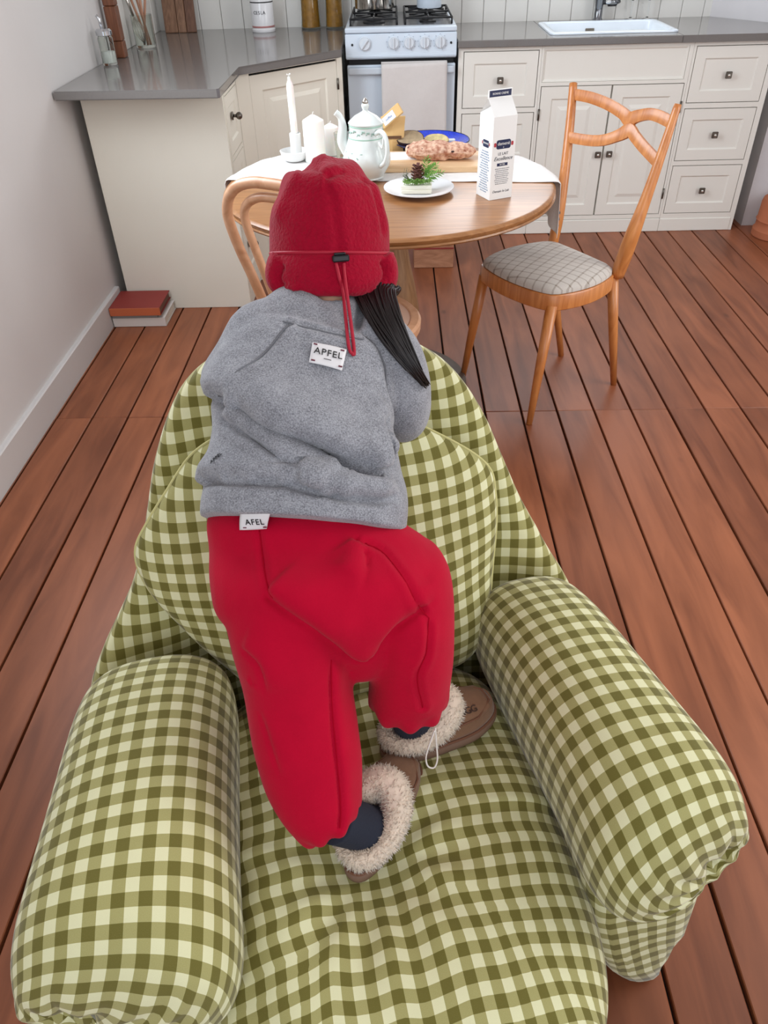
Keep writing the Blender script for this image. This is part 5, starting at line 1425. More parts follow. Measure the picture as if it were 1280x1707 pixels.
SHIRT_FOLDS = [
    ([(-0.2604, 0.8187, 0.8132), (-0.2218, 0.7857, 0.8372), (-0.191, 0.7738, 0.8446), (-0.1397, 0.7685, 0.8438), (-0.0957, 0.7622, 0.8325), (-0.0552, 0.7686, 0.8191), (-0.0232, 0.7834, 0.8049), (0.0022, 0.8107, 0.7893)], 0.014, 0.018, (0, 0.6, 0.75), 'step', (0, 0.14)),
    ([(-0.1911, 0.8696, 0.9241), (-0.1269, 0.8393, 0.9049), (-0.0659, 0.8348, 0.8791)], 0.01, 0.03, (0, 0.6, 0.75), 'ridge', (0.3, 0.3)),
    ([(-0.312, 1.1035, 0.7943), (-0.2337, 0.8781, 0.9035), (-0.2037, 0.8526, 0.9054), (-0.1614, 0.8232, 0.893), (-0.1143, 0.8109, 0.8781), (-0.0677, 0.8075, 0.8505), (-0.0317, 0.8117, 0.8284), (-0.0136, 0.824, 0.8161)], 0.021, 0.016, (0, 0.6, 0.75), 'lap', (0.05, 0.12)),
    ([(-0.2399, 0.8678, 0.8838), (-0.1927, 0.8219, 0.8834), (-0.1613, 0.8019, 0.8711), (-0.1259, 0.7833, 0.8507), (-0.0935, 0.7674, 0.8362)], 0.013, 0.011, (0, 0.6, 0.75), 'lap', (0.1, 0.1)),
    ([(-0.0036, 0.865, 0.8209), (-0.0199, 0.8326, 0.8269), (-0.0316, 0.809, 0.8274)], 0.011, 0.01, (0, 0.6, 0.75), 'lap', (0.1, 0.2)),
    ([(-0.0317, 0.8108, 0.8281), (-0.02, 0.8006, 0.8137), (-0.0043, 0.7971, 0.7918)], 0.001, 0.009, (-0.7, 0.3, 0.5), 'lap', (0.1, 0.1)),
    ([(-0.1465, 0.9486, 0.979), (-0.171, 0.9148, 0.9611), (-0.2021, 0.8889, 0.934), (-0.2402, 0.8904, 0.9066)], 0.0042, 0.0045, (1, 0, 0), 'seam', (0, 0.05)),
    ([(-0.043, 0.9666, 0.9507), (-0.0186, 0.9502, 0.9221), (-0.011, 0.9303, 0.8791), (-0.0067, 0.939, 0.8311)], 0.0042, 0.0045, (-1, 0, 0), 'seam', (0, 0.05)),
    ([(-0.0113, 0.9081, 0.8604), (-0.0195, 0.8688, 0.8562), (-0.0076, 0.8673, 0.8325)], 0.009, 0.009, (-1, 0, 0), 'lap', (0.2, 0.2)),
    ([(-0.2313, 0.8165, 0.8508), (-0.2294, 0.7957, 0.8347)], 0.006, 0.006, (0, 0.6, 0.75), 'ridge', (0.3, 0.0)),
    ([(-0.197, 0.7964, 0.853), (-0.1886, 0.7741, 0.8452)], 0.005, 0.006, (0, 0.6, 0.75), 'ridge', (0.3, 0)),
    ([(-0.1499, 0.7876, 0.8547), (-0.1458, 0.7695, 0.8451)], 0.006, 0.007, (0, 0.6, 0.75), 'ridge', (0.3, 0)),
    ([(-0.0998, 0.7791, 0.8448), (-0.0935, 0.7637, 0.8333)], 0.008, 0.008, (0, 0.6, 0.75), 'ridge', (0.3, 0)),
    ([(-0.0583, 0.7884, 0.8353), (-0.0755, 0.7651, 0.828)], 0.005, 0.007, (0, 0.6, 0.75), 'ridge', (0.3, 0.2)),
    ([(-0.2519, 0.8299, 0.8379), (-0.2583, 0.8199, 0.8173)], 0.005, 0.006, (0, 0.6, 0.75), 'ridge', (0.3, 0.1)),
    ([(-0.2195, 0.8277, 0.8725), (-0.1813, 0.799, 0.8632), (-0.1421, 0.7855, 0.8533)], 0.005, 0.009, (0, 0.6, 0.75), 'lap', (0.3, 0.3)),
    ([(-0.0508, 0.7919, 0.8325), (-0.0811, 0.7885, 0.8452), (-0.1042, 0.7988, 0.8572)], 0.005, 0.008, (0, 0.6, 0.75), 'lap', (0.3, 0.3)),
    ([(-0.1548, 0.9527, 0.9807), (-0.1222, 0.9462, 0.9762), (-0.0824, 0.9444, 0.9658), (-0.0459, 0.9534, 0.9519)], 0.003, 0.004, (0, 0.6, 0.75), 'seam', (0.05, 0.05)),
]
HAT_FOLDS = [
    ([(-0.0914, 1.0724, 1.1316), (-0.083, 1.0499, 1.1032), (-0.0792, 1.035, 1.0601), (-0.0774, 1.0279, 1.042)], 0.0022, 0.006, (1, 0, 0), 'seam', (0.0, 0.0)),
    ([(-0.1294, 1.0899, 1.1316), (-0.1525, 1.0851, 1.102), (-0.1661, 1.0734, 1.0652)], 0.005, 0.014, (1, 0, 0), 'ridge', (0.1, 0.3)),
    ([(-0.0486, 1.1092, 1.1208), (-0.0244, 1.0987, 1.0872), (-0.0169, 1.0846, 1.0415)], 0.005, 0.007, (1, 0, 0), 'seam', (0.1, 0.2)),
    ([(-0.3132, 2.7468, 0.7218), (-0.1049, 1.0949, 1.1359), (-0.0915, 1.0752, 1.1332), (-0.0681, 1.0939, 1.1331)], 0.0045, 0.008, (0, 0.3, 0.9), 'lap', (0.1, 0.1)),
]
CUFF_FOLDS = [
    ([(-0.1581, 1.0403, 1.0263), (-0.1676, 1.0402, 1.0093), (-0.1637, 1.0302, 0.9957), (-0.1471, 1.0017, 0.9951)], 0.009, 0.011, (-1, 0, 0), 'lap', (0.1, 0.1)),
    ([(-0.0205, 1.0575, 1.0239), (-0.0141, 1.0558, 1.0071), (-0.0169, 1.0477, 0.9945), (-0.0281, 1.0371, 0.9866)], 0.009, 0.011, (1, 0, 0), 'lap', (0.1, 0.1)),
]
LABEL1 = [(-0.1135, 0.9237, 0.9617), (-0.0688, 0.9272, 0.9485), (-0.0748, 0.8996, 0.932), (-0.1174, 0.897, 0.9466)]
LABEL2 = [(-0.2042, 0.7614, 0.8074), (-0.1622, 0.7475, 0.8175), (-0.1706, 0.7489, 0.789), (-0.2074, 0.754, 0.7832)]
SIDE = [(-0.2447, 0.8114, 0.8508), (-0.2331, 0.8159, 0.859), (-0.559, -0.282, 0.78)]
TOGGLE = (-0.0766, 1.0251, 1.0389)
STRAND = [(-0.0821, 1.0162, 1.0356), (-0.0777, 1.0058, 1.017), (-0.0739, 1.0042, 0.9962), (-0.0671, 0.9443, 0.962), (-0.0646, 0.9287, 0.9521), (-0.0615, 0.9246, 0.947), (-0.0583, 0.9316, 0.9505), (-0.0704, 1.0073, 1.0162), (-0.0715, 1.0182, 1.0347)]
HAIR = [(-0.029, 1.058, 0.986), (-0.0308, 1.0348, 0.9805), (-0.0179, 0.9885, 0.9667), (0.0025, 0.9633, 0.9379), (0.0231, 0.9521, 0.9063), (0.0425, 0.9626, 0.8703)]
DRAW = [(0.047, 0.653, 0.482), (0.038, 0.6430, 0.453), (0.0345, 0.638, 0.435), (0.0375, 0.634, 0.420), (0.0465, 0.634, 0.416), (0.0515, 0.6400, 0.428), (0.0500, 0.648, 0.455), (0.0480, 0.655, 0.485)]
# ------------------------------------------------------------------ the child
def loft_solid(bm, rings, N=28, ex=1.0, tfix=None):
    P = [Vector(r[:3]) for r in rings]
    m = len(rings); out = []
    for i, r in enumerate(rings):
        t = Vector(tfix).normalized() if tfix else (P[min(i + 1, m - 1)] - P[max(i - 1, 0)]).normalized()
        U = Vector(r[3:6]); a = U.length
        u = (U - t * U.dot(t)).normalized(); w_ = u.cross(t).normalized()
        out.append([bm.verts.new(P[i] + u * a * sup(math.cos(2 * math.pi * j / N), ex) + w_ * r[6] * sup(math.sin(2 * math.pi * j / N), ex)) for j in range(N)])
    for a, b in zip(out[:-1], out[1:]):
        for j in range(N): bm.faces.new((a[j], a[(j + 1) % N], b[(j + 1) % N], b[j]))
    bm.faces.new(out[0][::-1]); bm.faces.new(out[-1])
    return out

def dense(rings, n=4):
    arr = np.array(rings); cols = [[p.x for p in crspline([(v, 0, 0) for v in arr[:, c]], n)] for c in range(arr.shape[1])]
    return [tuple(c[i] for c in cols) for i in range(len(cols[0]))]

def remeshed(bm, voxel, name='cloth_tmp'):
    bmesh.ops.recalc_face_normals(bm, faces=bm.faces)
    me = bpy.data.meshes.new(name); bm.to_mesh(me); bm.free()
    o = bpy.data.objects.new(name, me); C.objects.link(o)
    md = o.modifiers.new('remesh', 'REMESH'); md.mode = 'VOXEL'; md.voxel_size = voxel; md.adaptivity = 0
    bpy.context.view_layer.update()
    dg = bpy.context.evaluated_depsgraph_get()
    me2 = bpy.data.meshes.new_from_object(o.evaluated_get(dg))
    bpy.data.objects.remove(o); bpy.data.meshes.remove(me)
    return me2

def get_co(me):
    a = np.empty(len(me.vertices) * 3); me.vertices.foreach_get('co', a); return a.reshape(-1, 3)
def set_co(me, a):
    me.vertices.foreach_set('co', a.ravel()); me.update()
def get_no(me):
    a = np.empty(len(me.vertices) * 3); me.vertices.foreach_get('normal', a); return a.reshape(-1, 3)
def smooth_mesh(me, it, fac=0.5):
    e = np.empty(len(me.edges) * 2, dtype=np.int32); me.edges.foreach_get('vertices', e); e = e.reshape(-1, 2)
    co = get_co(me); n = len(co)
    cnt = np.bincount(e.ravel(), minlength=n).astype(float)[:, None]; cnt[cnt == 0] = 1
    for _ in range(it):
        acc = np.zeros_like(co)
        np.add.at(acc, e[:, 0], co[e[:, 1]]); np.add.at(acc, e[:, 1], co[e[:, 0]])
        co = co + fac * (acc / cnt - co)
    set_co(me, co)

def seg_dist(co, poly):
    """distance and closest point of every vertex to a polyline, plus the fraction along it"""
    best = np.full(len(co), 1e9); q = np.zeros_like(co); fr = np.zeros(len(co)); tg = np.zeros_like(co)
    P = np.array(poly); m = len(P) - 1
    for i in range(m):
        a, b = P[i], P[i + 1]; ab = b - a; L2 = ab @ ab
        t = np.clip(((co - a) @ ab) / L2, 0, 1); c = a + t[:, None] * ab
        d = np.linalg.norm(co - c, axis=1); k = d < best
        best[k] = d[k]; q[k] = c[k]; fr[k] = (i + t[k]) / m; tg[k] = ab / math.sqrt(L2)
    return best, q, fr, tg

def fold(me, poly, amp, width, up=(0, 0.6, 0.75), kind='lap', ends=(0.12, 0.12)):
    """press a fold into the cloth along a world polyline: 'lap' a ridge over a sharp crease, 'seam' a fine groove, 'ridge' a soft swell"""
    poly = [tuple(p) for p in crspline(poly, 5)]
    co = get_co(me); no = get_no(me)
    d, q, fr, tg = seg_dist(co, poly)
    side = np.cross(no, tg)
    s = np.einsum('ij,ij->i', co - q, side)
    sg = np.sign(np.einsum('j,ij->i', np.array(up, float), side)); s = s * np.where(sg == 0, 1, sg)
    s = np.sign(s) * d
    env = np.ones(len(co))
    if ends[0] > 0: env *= np.clip(fr / ends[0], 0, 1)
    if ends[1] > 0: env *= np.clip((1 - fr) / ends[1], 0, 1)
    env = env * env * (3 - 2 * env)
    w_ = width
    if kind == 'lap':
        h = 0.85 * np.exp(-((s - 1.4 * w_) / np.where(s > 1.4 * w_, 2.4 * w_, 1.0 * w_)) ** 2) - 1.05 * np.exp(-((s + 0.1 * w_) / (0.42 * w_)) ** 2)
    elif kind == 'seam':
        h = -np.exp(-(s / w_) ** 2) + 0.45 * np.exp(-((np.abs(s) - 2.0 * w_) / (1.2 * w_)) ** 2)
    elif kind == 'step':
        h = -np.exp(-(s / (0.3 * w_)) ** 2) + 0.9 * np.exp(-((s - 1.1 * w_) / w_) ** 2)
    else:
        h = np.exp(-(s / w_) ** 2)
    set_co(me, co + no * (amp * h * env)[:, None])

def rumple(me, amp, scale, seed=0.0):
    co = get_co(me); no = get_no(me)
    d = np.array([mnoise.noise(Vector((p[0] * scale + seed, p[1] * scale, p[2] * scale))) for p in co])
    set_co(me, co + no * (amp * d)[:, None])

def capsule(bm, a, b, r0, r1, n=14):
    a = Vector(a); b = Vector(b)
    d = (b - a).normalized()
    pts = [a - d * r0 * 0.95, a - d * r0 * 0.7, a, a.lerp(b, 0.5), b, b + d * r1 * 0.7, b + d * r1 * 0.95]
    tube(bm, pts, [r0 * 0.3, r0 * 0.72, r0, (r0 + r1) / 2, r1, r1 * 0.72, r1 * 0.3], n)

def ellip(bm, c, r, rot=None, seg=20):
    Mx = Matrix.Translation(c) @ (rot.to_4x4() if rot else Matrix.Identity(4)) @ Matrix.Diagonal((r[0], r[1], r[2], 1))
    bmesh.ops.create_uvsphere(bm, u_segments=seg, v_segments=seg // 2 + 2, radius=1.0, matrix=Mx)

skin = M('skin', (222, 172, 146), 0.5, sss=0.15, var=0.05, vscale=12)
HC = Vector((-0.097, 1.118, 1.028))                       # head centre
hx = Vector((0.995, 0.09, 0.0)).normalized(); hf = Vector((-0.09, 0.985, -0.12)).normalized(); hz = hx.cross(hf).normalized()
HR = Matrix((hx, hf, hz)).transposed()
def hp(x, y, z): return HC + hx * x + hf * y + hz * z
bm = bmesh.new()
ellip(bm, HC + hz * 0.010 - hf * 0.004, (0.067, 0.072, 0.078), HR, 24)                 # skull
ellip(bm, hp(0, 0.022, -0.038), (0.054, 0.056, 0.050), HR, 20)            # jaw and cheeks
for s in (-1, 1):
    ellip(bm, hp(s * 0.030, 0.060, -0.028), (0.022, 0.018, 0.020), HR, 14)   # cheek
    ellip(bm, hp(s * 0.070, -0.004, -0.012), (0.007, 0.014, 0.020), HR, 12)  # ear
ellip(bm, hp(0, 0.078, -0.020), (0.008, 0.010, 0.011), HR, 12)            # nose
ellip(bm, hp(0, 0.072, -0.044), (0.015, 0.009, 0.0055), HR, 12)           # mouth
capsule(bm, (-0.1005, 1.035, 0.955), (-0.098, 1.085, 0.985), 0.036, 0.033)  # neck
capsule(bm, (-0.118, 0.81, 0.71), (-0.125, 0.90, 0.82), 0.060, 0.065)
capsule(bm, (-0.125, 0.90, 0.82), (-0.112, 0.985, 0.905), 0.075, 0.068)
for a, b, r0, r1 in (((-0.175, 0.995, 0.915), (-0.045, 1.01, 0.905), 0.042, 0.042),
                     ((-0.195, 0.99, 0.905), (-0.238, 1.002, 0.855), 0.034, 0.026), ((-0.238, 1.004, 0.852), (-0.214, 1.125, 0.866), 0.023, 0.018),
                     ((-0.02, 1.00, 0.895), (0.010, 1.0, 0.818), 0.034, 0.026), ((0.009, 1.004, 0.812), (-0.011, 1.125, 0.861), 0.023, 0.018),
                     ((-0.168, 0.775, 0.70), (-0.145, 0.655, 0.575), 0.062, 0.045), ((-0.145, 0.655, 0.575), (-0.088, 0.556, 0.43), 0.042, 0.022),
                     ((-0.065, 0.785, 0.70), (0.018, 0.735, 0.60), 0.062, 0.045), ((0.018, 0.735, 0.60), (0.016, 0.708, 0.43), 0.040, 0.021)):
    capsule(bm, a, b, r0, r1)
# feet inside the slippers
capsule(bm, (-0.066, 0.552, 0.395), (-0.020, 0.615, 0.368), 0.021, 0.018)
capsule(bm, (0.020, 0.716, 0.400), (0.095, 0.754, 0.382), 0.021, 0.018)
# hands resting over the top of the backrest
for wx, wy, wz, s in ((-0.212, 1.128, 0.868, -1), (-0.012, 1.128, 0.862, 1)):
    Wp = Vector((wx, wy, wz)); f_ = Vector((-0.02, 0.99, 0.02)).normalized(); r_ = Vector((1, 0.02, 0)); 
    palm = Wp + f_ * 0.030
    ellip(bm, palm, (0.022, 0.030, 0.0105), Matrix((r_, f_, r_.cross(f_))).transposed(), 14)
    for k, (off, L_) in enumerate(((-0.0165, 0.030), (-0.0055, 0.036), (0.0055, 0.034), (0.0165, 0.026))):
        b0 = palm + r_ * off + f_ * 0.022
        k1 = b0 + f_ * L_ * 0.5 + Vector((0, 0, 0.002)); k2 = k1 + f_ * L_ * 0.38 - Vector((0, 0, 0.010)); 
        capsule(bm, b0, k1, 0.0056, 0.0052, 10); capsule(bm, k1, k2, 0.0052, 0.0045, 10)
    t0 = Wp + f_ * 0.015 - r_ * s * 0.016; t1 = t0 + f_ * 0.014 - r_ * s * 0.014; t2 = t1 + f_ * 0.014 - r_ * s * 0.003
    capsule(bm, t0, t1, 0.0065, 0.006, 10); capsule(bm, t1, t2, 0.006, 0.005, 10)
me = remeshed(bm, 0.0034, 'person')
smooth_mesh(me, 3, 0.5)
me.name = 'person'
person = bpy.data.objects.new('person', me); C.objects.link(person); me.materials.append(skin)
me.polygons.foreach_set('use_smooth', [True] * len(me.polygons))
person.location = (-0.05, 0.62, 0.345); me.transform(Matrix.Translation(-person.location))
tag(person, 'child in red hat, grey sweatshirt and red trousers leaning over the gingham armchair', 'person')

from mathutils.bvhtree import BVHTree
def seam_line(name, me_obj, poly, r, mat, lift=0.0004, parent=None):
    co = [v.co.copy() for v in me_obj.data.vertices]
    off = me_obj.location.copy(); p = me_obj.parent
    while p is not None: off += p.location; p = p.parent
    bv = BVHTree.FromPolygons([c + off for c in co], [tuple(f.vertices) for f in me_obj.data.polygons])
    pts = []
    for q in crspline(poly, 7):
        loc, no, i, d = bv.find_nearest(q)
        pts.append(loc + no * lift)
    for _ in range(2): pts = [pts[0]] + [(pts[i - 1] + pts[i] * 2 + pts[i + 1]) / 4 for i in range(1, len(pts) - 1)] + [pts[-1]]
    return otube(name, pts, r, mat, parent or me_obj, 6)
eyem = M('dark_eye', (30, 20, 18), 0.2)
for sd in (-1, 1):
    bm = bmesh.new(); ellip(bm, hp(sd * 0.027, 0.0745, 0.004), (0.0085, 0.006, 0.0062), HR, 12)
    from_bm('eye', bm, eyem, person, True, True)
bm = bmesh.new(); ellip(bm, hp(0, 0.0785, -0.044), (0.012, 0.005, 0.0038), HR, 12)
from_bm('mouth', bm, M('lip_pink', (196, 112, 108), 0.5), person, True, True)
# --- red fleece trousers
redc = M('red_jersey', (184, 3, 44), 0.95, sheen=0.06, spec=0.15, bump=0.15, bscale=420, var=0.06, vscale=25)
hips = [(-0.1440, 0.8500, 0.7560, 0.120, 0.0071, -0.0170, 0.068), (-0.1374, 0.8220, 0.7427, 0.1310, 0.0094, -0.0154, 0.082), (-0.1118, 0.7959, 0.7167, 0.1523, 0.0091, -0.0145, 0.087), (-0.1010, 0.7565, 0.6914, 0.1590, 0.0082, -0.0132, 0.100), (-0.1075, 0.7246, 0.6533, 0.1420, 0.0067, -0.0121, 0.096), (-0.094, 0.7051, 0.6207, 0.1037, 0.0044, -0.0084, 0.07), (-0.0517, 0.6996, 0.5923, 0.050, 0.0, -0.0025, 0.056), (-0.0560, 0.691, 0.566, 0.032, -0.0003, -0.0012, 0.042), (-0.0560, 0.686, 0.556, 0.008, -0.0003, -0.0012, 0.012)]
legL = [(-0.1640, 0.7560, 0.700, 0.062, 0.0052, -0.0100, 0.066), (-0.1590, 0.722, 0.6746, 0.0800, 0.0042, -0.0145, 0.080), (-0.151, 0.6893, 0.629, 0.0776, 0.0007, -0.0143, 0.08), (-0.1436, 0.6591, 0.583, 0.0742, -0.0006, -0.0132, 0.072), (-0.1342, 0.6222, 0.5352, 0.0732, -0.0001, -0.0112, 0.066), (-0.1237, 0.5836, 0.4899, 0.0695, 0.0038, -0.0069, 0.06), (-0.1112, 0.5554, 0.4538, 0.0581, 0.006, -0.0033, 0.054), (-0.1023, 0.5416, 0.4335, 0.0464, 0.0062, -0.0014, 0.05), (-0.0970, 0.5361, 0.4260, 0.038, 0.0050, -0.001, 0.044)]
legR = [(-0.005, 0.778, 0.700, 0.055, 0.0017, 0.002, 0.070), (0.0037, 0.769, 0.676, 0.0672, 0.0017, 0.002, 0.085), (0.0152, 0.7347, 0.6286, 0.0601, -0.0026, -0.0012, 0.08), (0.0157, 0.7167, 0.5791, 0.0593, -0.0026, -0.0011, 0.074), (0.0124, 0.7045, 0.5302, 0.0601, -0.0008, 0.0002, 0.066), (0.0100, 0.6985, 0.5080, 0.0602, 0.0011, 0.0014, 0.06), (0.0110, 0.6955, 0.4960, 0.0560, 0.0043, 0.0038, 0.055), (0.0112, 0.6953, 0.4900, 0.0500, 0.0055, 0.0045, 0.050)]
bm = bmesh.new()
for l, tf in ((hips, (0.02, -0.60, -0.80)), (legL, None), (legR, None)): loft_solid(bm, dense(l, 4), 32, 0.95, tf)
me = remeshed(bm, 0.0036, 'trousers')
smooth_mesh(me, 7, 0.5)
me.name = 'trousers'
for args in TROUSER_FOLDS: fold(me, *args)
for c_, t_, n_ in (((-0.0928, 0.5321, 0.4195), (0.42, -0.43, -0.80), 9), ((0.0122, 0.6936, 0.484), (0.02, -0.1, -1.0), 9)):
    co = get_co(me); no = get_no(me); t_ = np.array(t_) / np.linalg.norm(t_); q = co - np.array(c_)
    ax = q @ t_; uu = np.cross(t_, [0, 1, 0.1]); uu /= np.linalg.norm(uu); vv_ = np.cross(t_, uu)
    th = np.arctan2(q @ vv_, q @ uu); rad_ = np.linalg.norm(q - ax[:, None] * t_, axis=1)
    wgt = np.clip((ax + 0.035) / 0.035, 0, 1) * (rad_ < 0.075) * (ax < 0.03)
    set_co(me, co + no * (0.0042 * wgt * np.sin(n_ * th + 0.6 * np.sin(2 * th)))[:, None])
rumple(me, 0.0022, 16, 3.0)
smooth_mesh(me, 1, 0.4)
trousers = link('trousers', me, redc, person, True, True)
reds = M('red_seam', (168, 2, 33), 0.95, spec=0.1)
for k in (0, 2, 3, 4): seam_line('seam', trousers, TROUSER_FOLDS[k][0], 0.0008, reds)

# --- grey sweatshirt
def heather():
    m = bpy.data.materials.new('heather_grey')
    nt, N, L, b = nodes_of(m)
    tcn = N.new('ShaderNodeTexCoord')
    n1 = N.new('ShaderNodeTexNoise'); n1.inputs['Scale'].default_value = 520; n1.inputs['Detail'].default_value = 3
    n2 = N.new('ShaderNodeTexNoise'); n2.inputs['Scale'].default_value = 45; n2.inputs['Detail'].default_value = 4
    for n_ in (n1, n2): L.new(tcn.outputs['Object'], n_.inputs['Vector'])
    mx = N.new('ShaderNodeMath'); mx.operation = 'MULTIPLY_ADD'; L.new(n1.outputs['Fac'], mx.inputs[0]); mx.inputs[1].default_value = 0.75
    m2 = N.new('ShaderNodeMath'); m2.operation = 'MULTIPLY'; L.new(n2.outputs['Fac'], m2.inputs[0]); m2.inputs[1].default_value = 0.25
    L.new(m2.outputs[0], mx.inputs[2])
    r = N.new('ShaderNodeValToRGB'); r.color_ramp.elements[0].position = 0.36; r.color_ramp.elements[1].position = 0.64
    r.color_ramp.elements[0].color = lin((112, 113, 119)); r.color_ramp.elements[1].color = lin((166, 168, 174))
    L.new(mx.outputs[0], r.inputs['Fac']); L.new(r.outputs['Color'], b.inputs['Base Color'])
    b.inputs['Roughness'].default_value = 0.95; b.inputs['Sheen Weight'].default_value = 0.25; b.inputs['Specular IOR Level'].default_value = 0.2
    bp = N.new('ShaderNodeBump'); bp.inputs['Strength'].default_value = 0.2; bp.inputs['Distance'].default_value = 0.002
    L.new(n1.outputs['Fac'], bp.inputs['Height']); L.new(bp.outputs['Normal'], b.inputs['Normal'])
    return m
hgrey = heather()
torso = [(-0.1325, 0.8060, 0.7440, 0.1408, 0.0, -0.0285, 0.100), (-0.1305, 0.8305, 0.7655, 0.1425, 0.0061, -0.0211, 0.1), (-0.1328, 0.8536, 0.7801, 0.1387, 0.009, -0.0171, 0.092), (-0.1342, 0.8762, 0.803, 0.1336, 0.0103, -0.0148, 0.101), (-0.135, 0.9082, 0.8326, 0.1281, 0.0102, -0.014, 0.101), (-0.1351, 0.937, 0.8598, 0.1286, 0.0084, -0.0173, 0.096), (-0.1301, 0.9652, 0.8875, 0.1258, 0.0081, -0.0165, 0.09), (-0.1218, 0.9889, 0.9084, 0.1232, 0.0073, -0.0157, 0.082), (-0.1163, 1.0094, 0.9256, 0.111, 0.0058, -0.0145, 0.074), (-0.1104, 1.0239, 0.9429, 0.0843, 0.0033, -0.0125, 0.058), (-0.1021, 1.0335, 0.9495, 0.0590, -0.0005, -0.0142, 0.046), (-0.1016, 1.0368, 0.9520, 0.0560, -0.0005, -0.0142, 0.045)]
slL = [(-0.1549, 1.0135, 0.9475, 0.0401, 0.0038, -0.0058, 0.0480), (-0.1987, 1.0028, 0.9418, 0.0406, 0.0043, -0.0084, 0.0500), (-0.2180, 0.9907, 0.9144, 0.0409, 0.0071, -0.0044, 0.0540), (-0.2291, 0.9862, 0.8781, 0.0396, 0.0091, -0.0008, 0.0520), (-0.2340, 1.0100, 0.8520, 0.0371, 0.0104, 0.0021, 0.0440), (-0.2220, 1.0600, 0.8520, 0.0370, 0.0117, 0.0045, 0.0370), (-0.2080, 1.1180, 0.8650, 0.0310, 0.0103, 0.0048, 0.0310)]
slR = [(-0.0774, 1.0188, 0.9373, 0.0453, -0.0004, -0.0082, 0.05), (-0.0433, 1.0169, 0.9291, 0.0451, -0.0028, -0.0099, 0.052), (-0.0055, 1.0082, 0.8987, 0.0405, -0.0031, -0.0064, 0.054), (0.0091, 0.995, 0.8636, 0.0382, -0.0027, -0.0042, 0.053), (0.0124, 0.9915, 0.8181, 0.0372, -0.0049, -0.0072, 0.050), (0.006, 1.020, 0.802, 0.038, -0.007, -0.0107, 0.044), (-0.001, 1.070, 0.832, 0.036, -0.0057, -0.0099, 0.037), (-0.010, 1.118, 0.858, 0.031, -0.0049, -0.0096, 0.031)]
bm = bmesh.new()
for l in (torso, slL, slR): loft_solid(bm, dense(l, 4), 32, 0.95)
me = remeshed(bm, 0.0034, 'sweatshirt')
smooth_mesh(me, 8, 0.5)
me.name = 'sweatshirt'
for args in SHIRT_FOLDS: fold(me, *args)
rumple(me, 0.0020, 18, 1.0)
smooth_mesh(me, 1, 0.4)
sweat = link('sweatshirt', me, hgrey, person, True, True)
greys_ = M('grey_seam', (116, 117, 122), 0.95)
for k in (6, 7): seam_line('raglan_seam', sweat, SHIRT_FOLDS[k][0], 0.0013, greys_)
seam_line('neck_seam', sweat, SHIRT_FOLDS[-1][0], 0.0009, greys_)
pinkc = M('pink_shirt_collar', (214, 120, 134), 0.8)
otube('undershirt_collar', [Vector((-0.100, 1.040, 0.958)) + Vector((0.972, 0.02, -0.235)) * (0.050 * math.cos(a)) + Vector((-0.08, 0.80, -0.35)) * (0.040 * math.sin(a)) for a in [2 * math.pi * k / 32 for k in range(32)]], 0.0055, pinkc, person, 8, True)

# --- hat: fleece crown, turned cuff with cord, stopper and hanging loop
fleece = M('red_fleece', (160, 4, 40), 0.95, spec=0.15, bump=0.6, bscale=230, var=0.12, vscale=180, sheen=0.12)
crown = [(-0.0972, 1.108, 0.9949, 0.0892, 0.0084, 0.0019, 0.090), (-0.0976, 1.1214, 1.0338, 0.0880, 0.0074, -0.0008, 0.092), (-0.0973, 1.1301, 1.06, 0.0845, 0.0067, -0.0017, 0.092), (-0.0962, 1.1373, 1.0832, 0.0770, 0.0061, -0.0013, 0.089), (-0.0974, 1.1431, 1.104, 0.0670, 0.0049, -0.0014, 0.083), (-0.0962, 1.1475, 1.1199, 0.0500, 0.0033, -0.0014, 0.066), (-0.0979, 1.15, 1.1302, 0.0275, 0.0017, -0.0009, 0.036), (-0.0984, 1.1515, 1.1362, 0.0081, 0.0006, -0.0003, 0.012)]
bm = bmesh.new()
loft_solid(bm, dense(crown, 4), 40)
# pinched seam knot at the top
capsule(bm, (-0.135, 1.118, 1.112), (-0.108, 1.128, 1.124), 0.012, 0.012); capsule(bm, (-0.097, 1.132, 1.133), (-0.066, 1.138, 1.120), 0.0125, 0.012)
me = remeshed(bm, 0.0042, 'hat'); smooth_mesh(me, 5, 0.5); me.name = 'hat'
for args in HAT_FOLDS: fold(me, *args)
rumple(me, 0.002, 20, 9.0)
smooth_mesh(me, 1, 0.3)
hat = link('hat', me, fleece, person, True, True)
cuff = [(-0.0954, 1.1142, 1.0132, 0.0895, 0.0073, -0.0009, 0.091), (-0.0957, 1.1121, 1.0075, 0.0925, 0.0077, -0.0012, 0.0935), (-0.0959, 1.1101, 1.0021, 0.0948, 0.0077, -0.0012, 0.096), (-0.0966, 1.1039, 0.9862, 0.0968, 0.0085, 0.0002, 0.100), (-0.0967, 1.0981, 0.9718, 0.0935, 0.0083, 0.0004, 0.100), (-0.0965, 1.0928, 0.959, 0.0800, 0.0078, 0.0018, 0.094), (-0.0966, 1.092, 0.957, 0.0705, 0.007, 0.0018, 0.086)]
bm = bmesh.new()
rg_ = dense(cuff, 4)
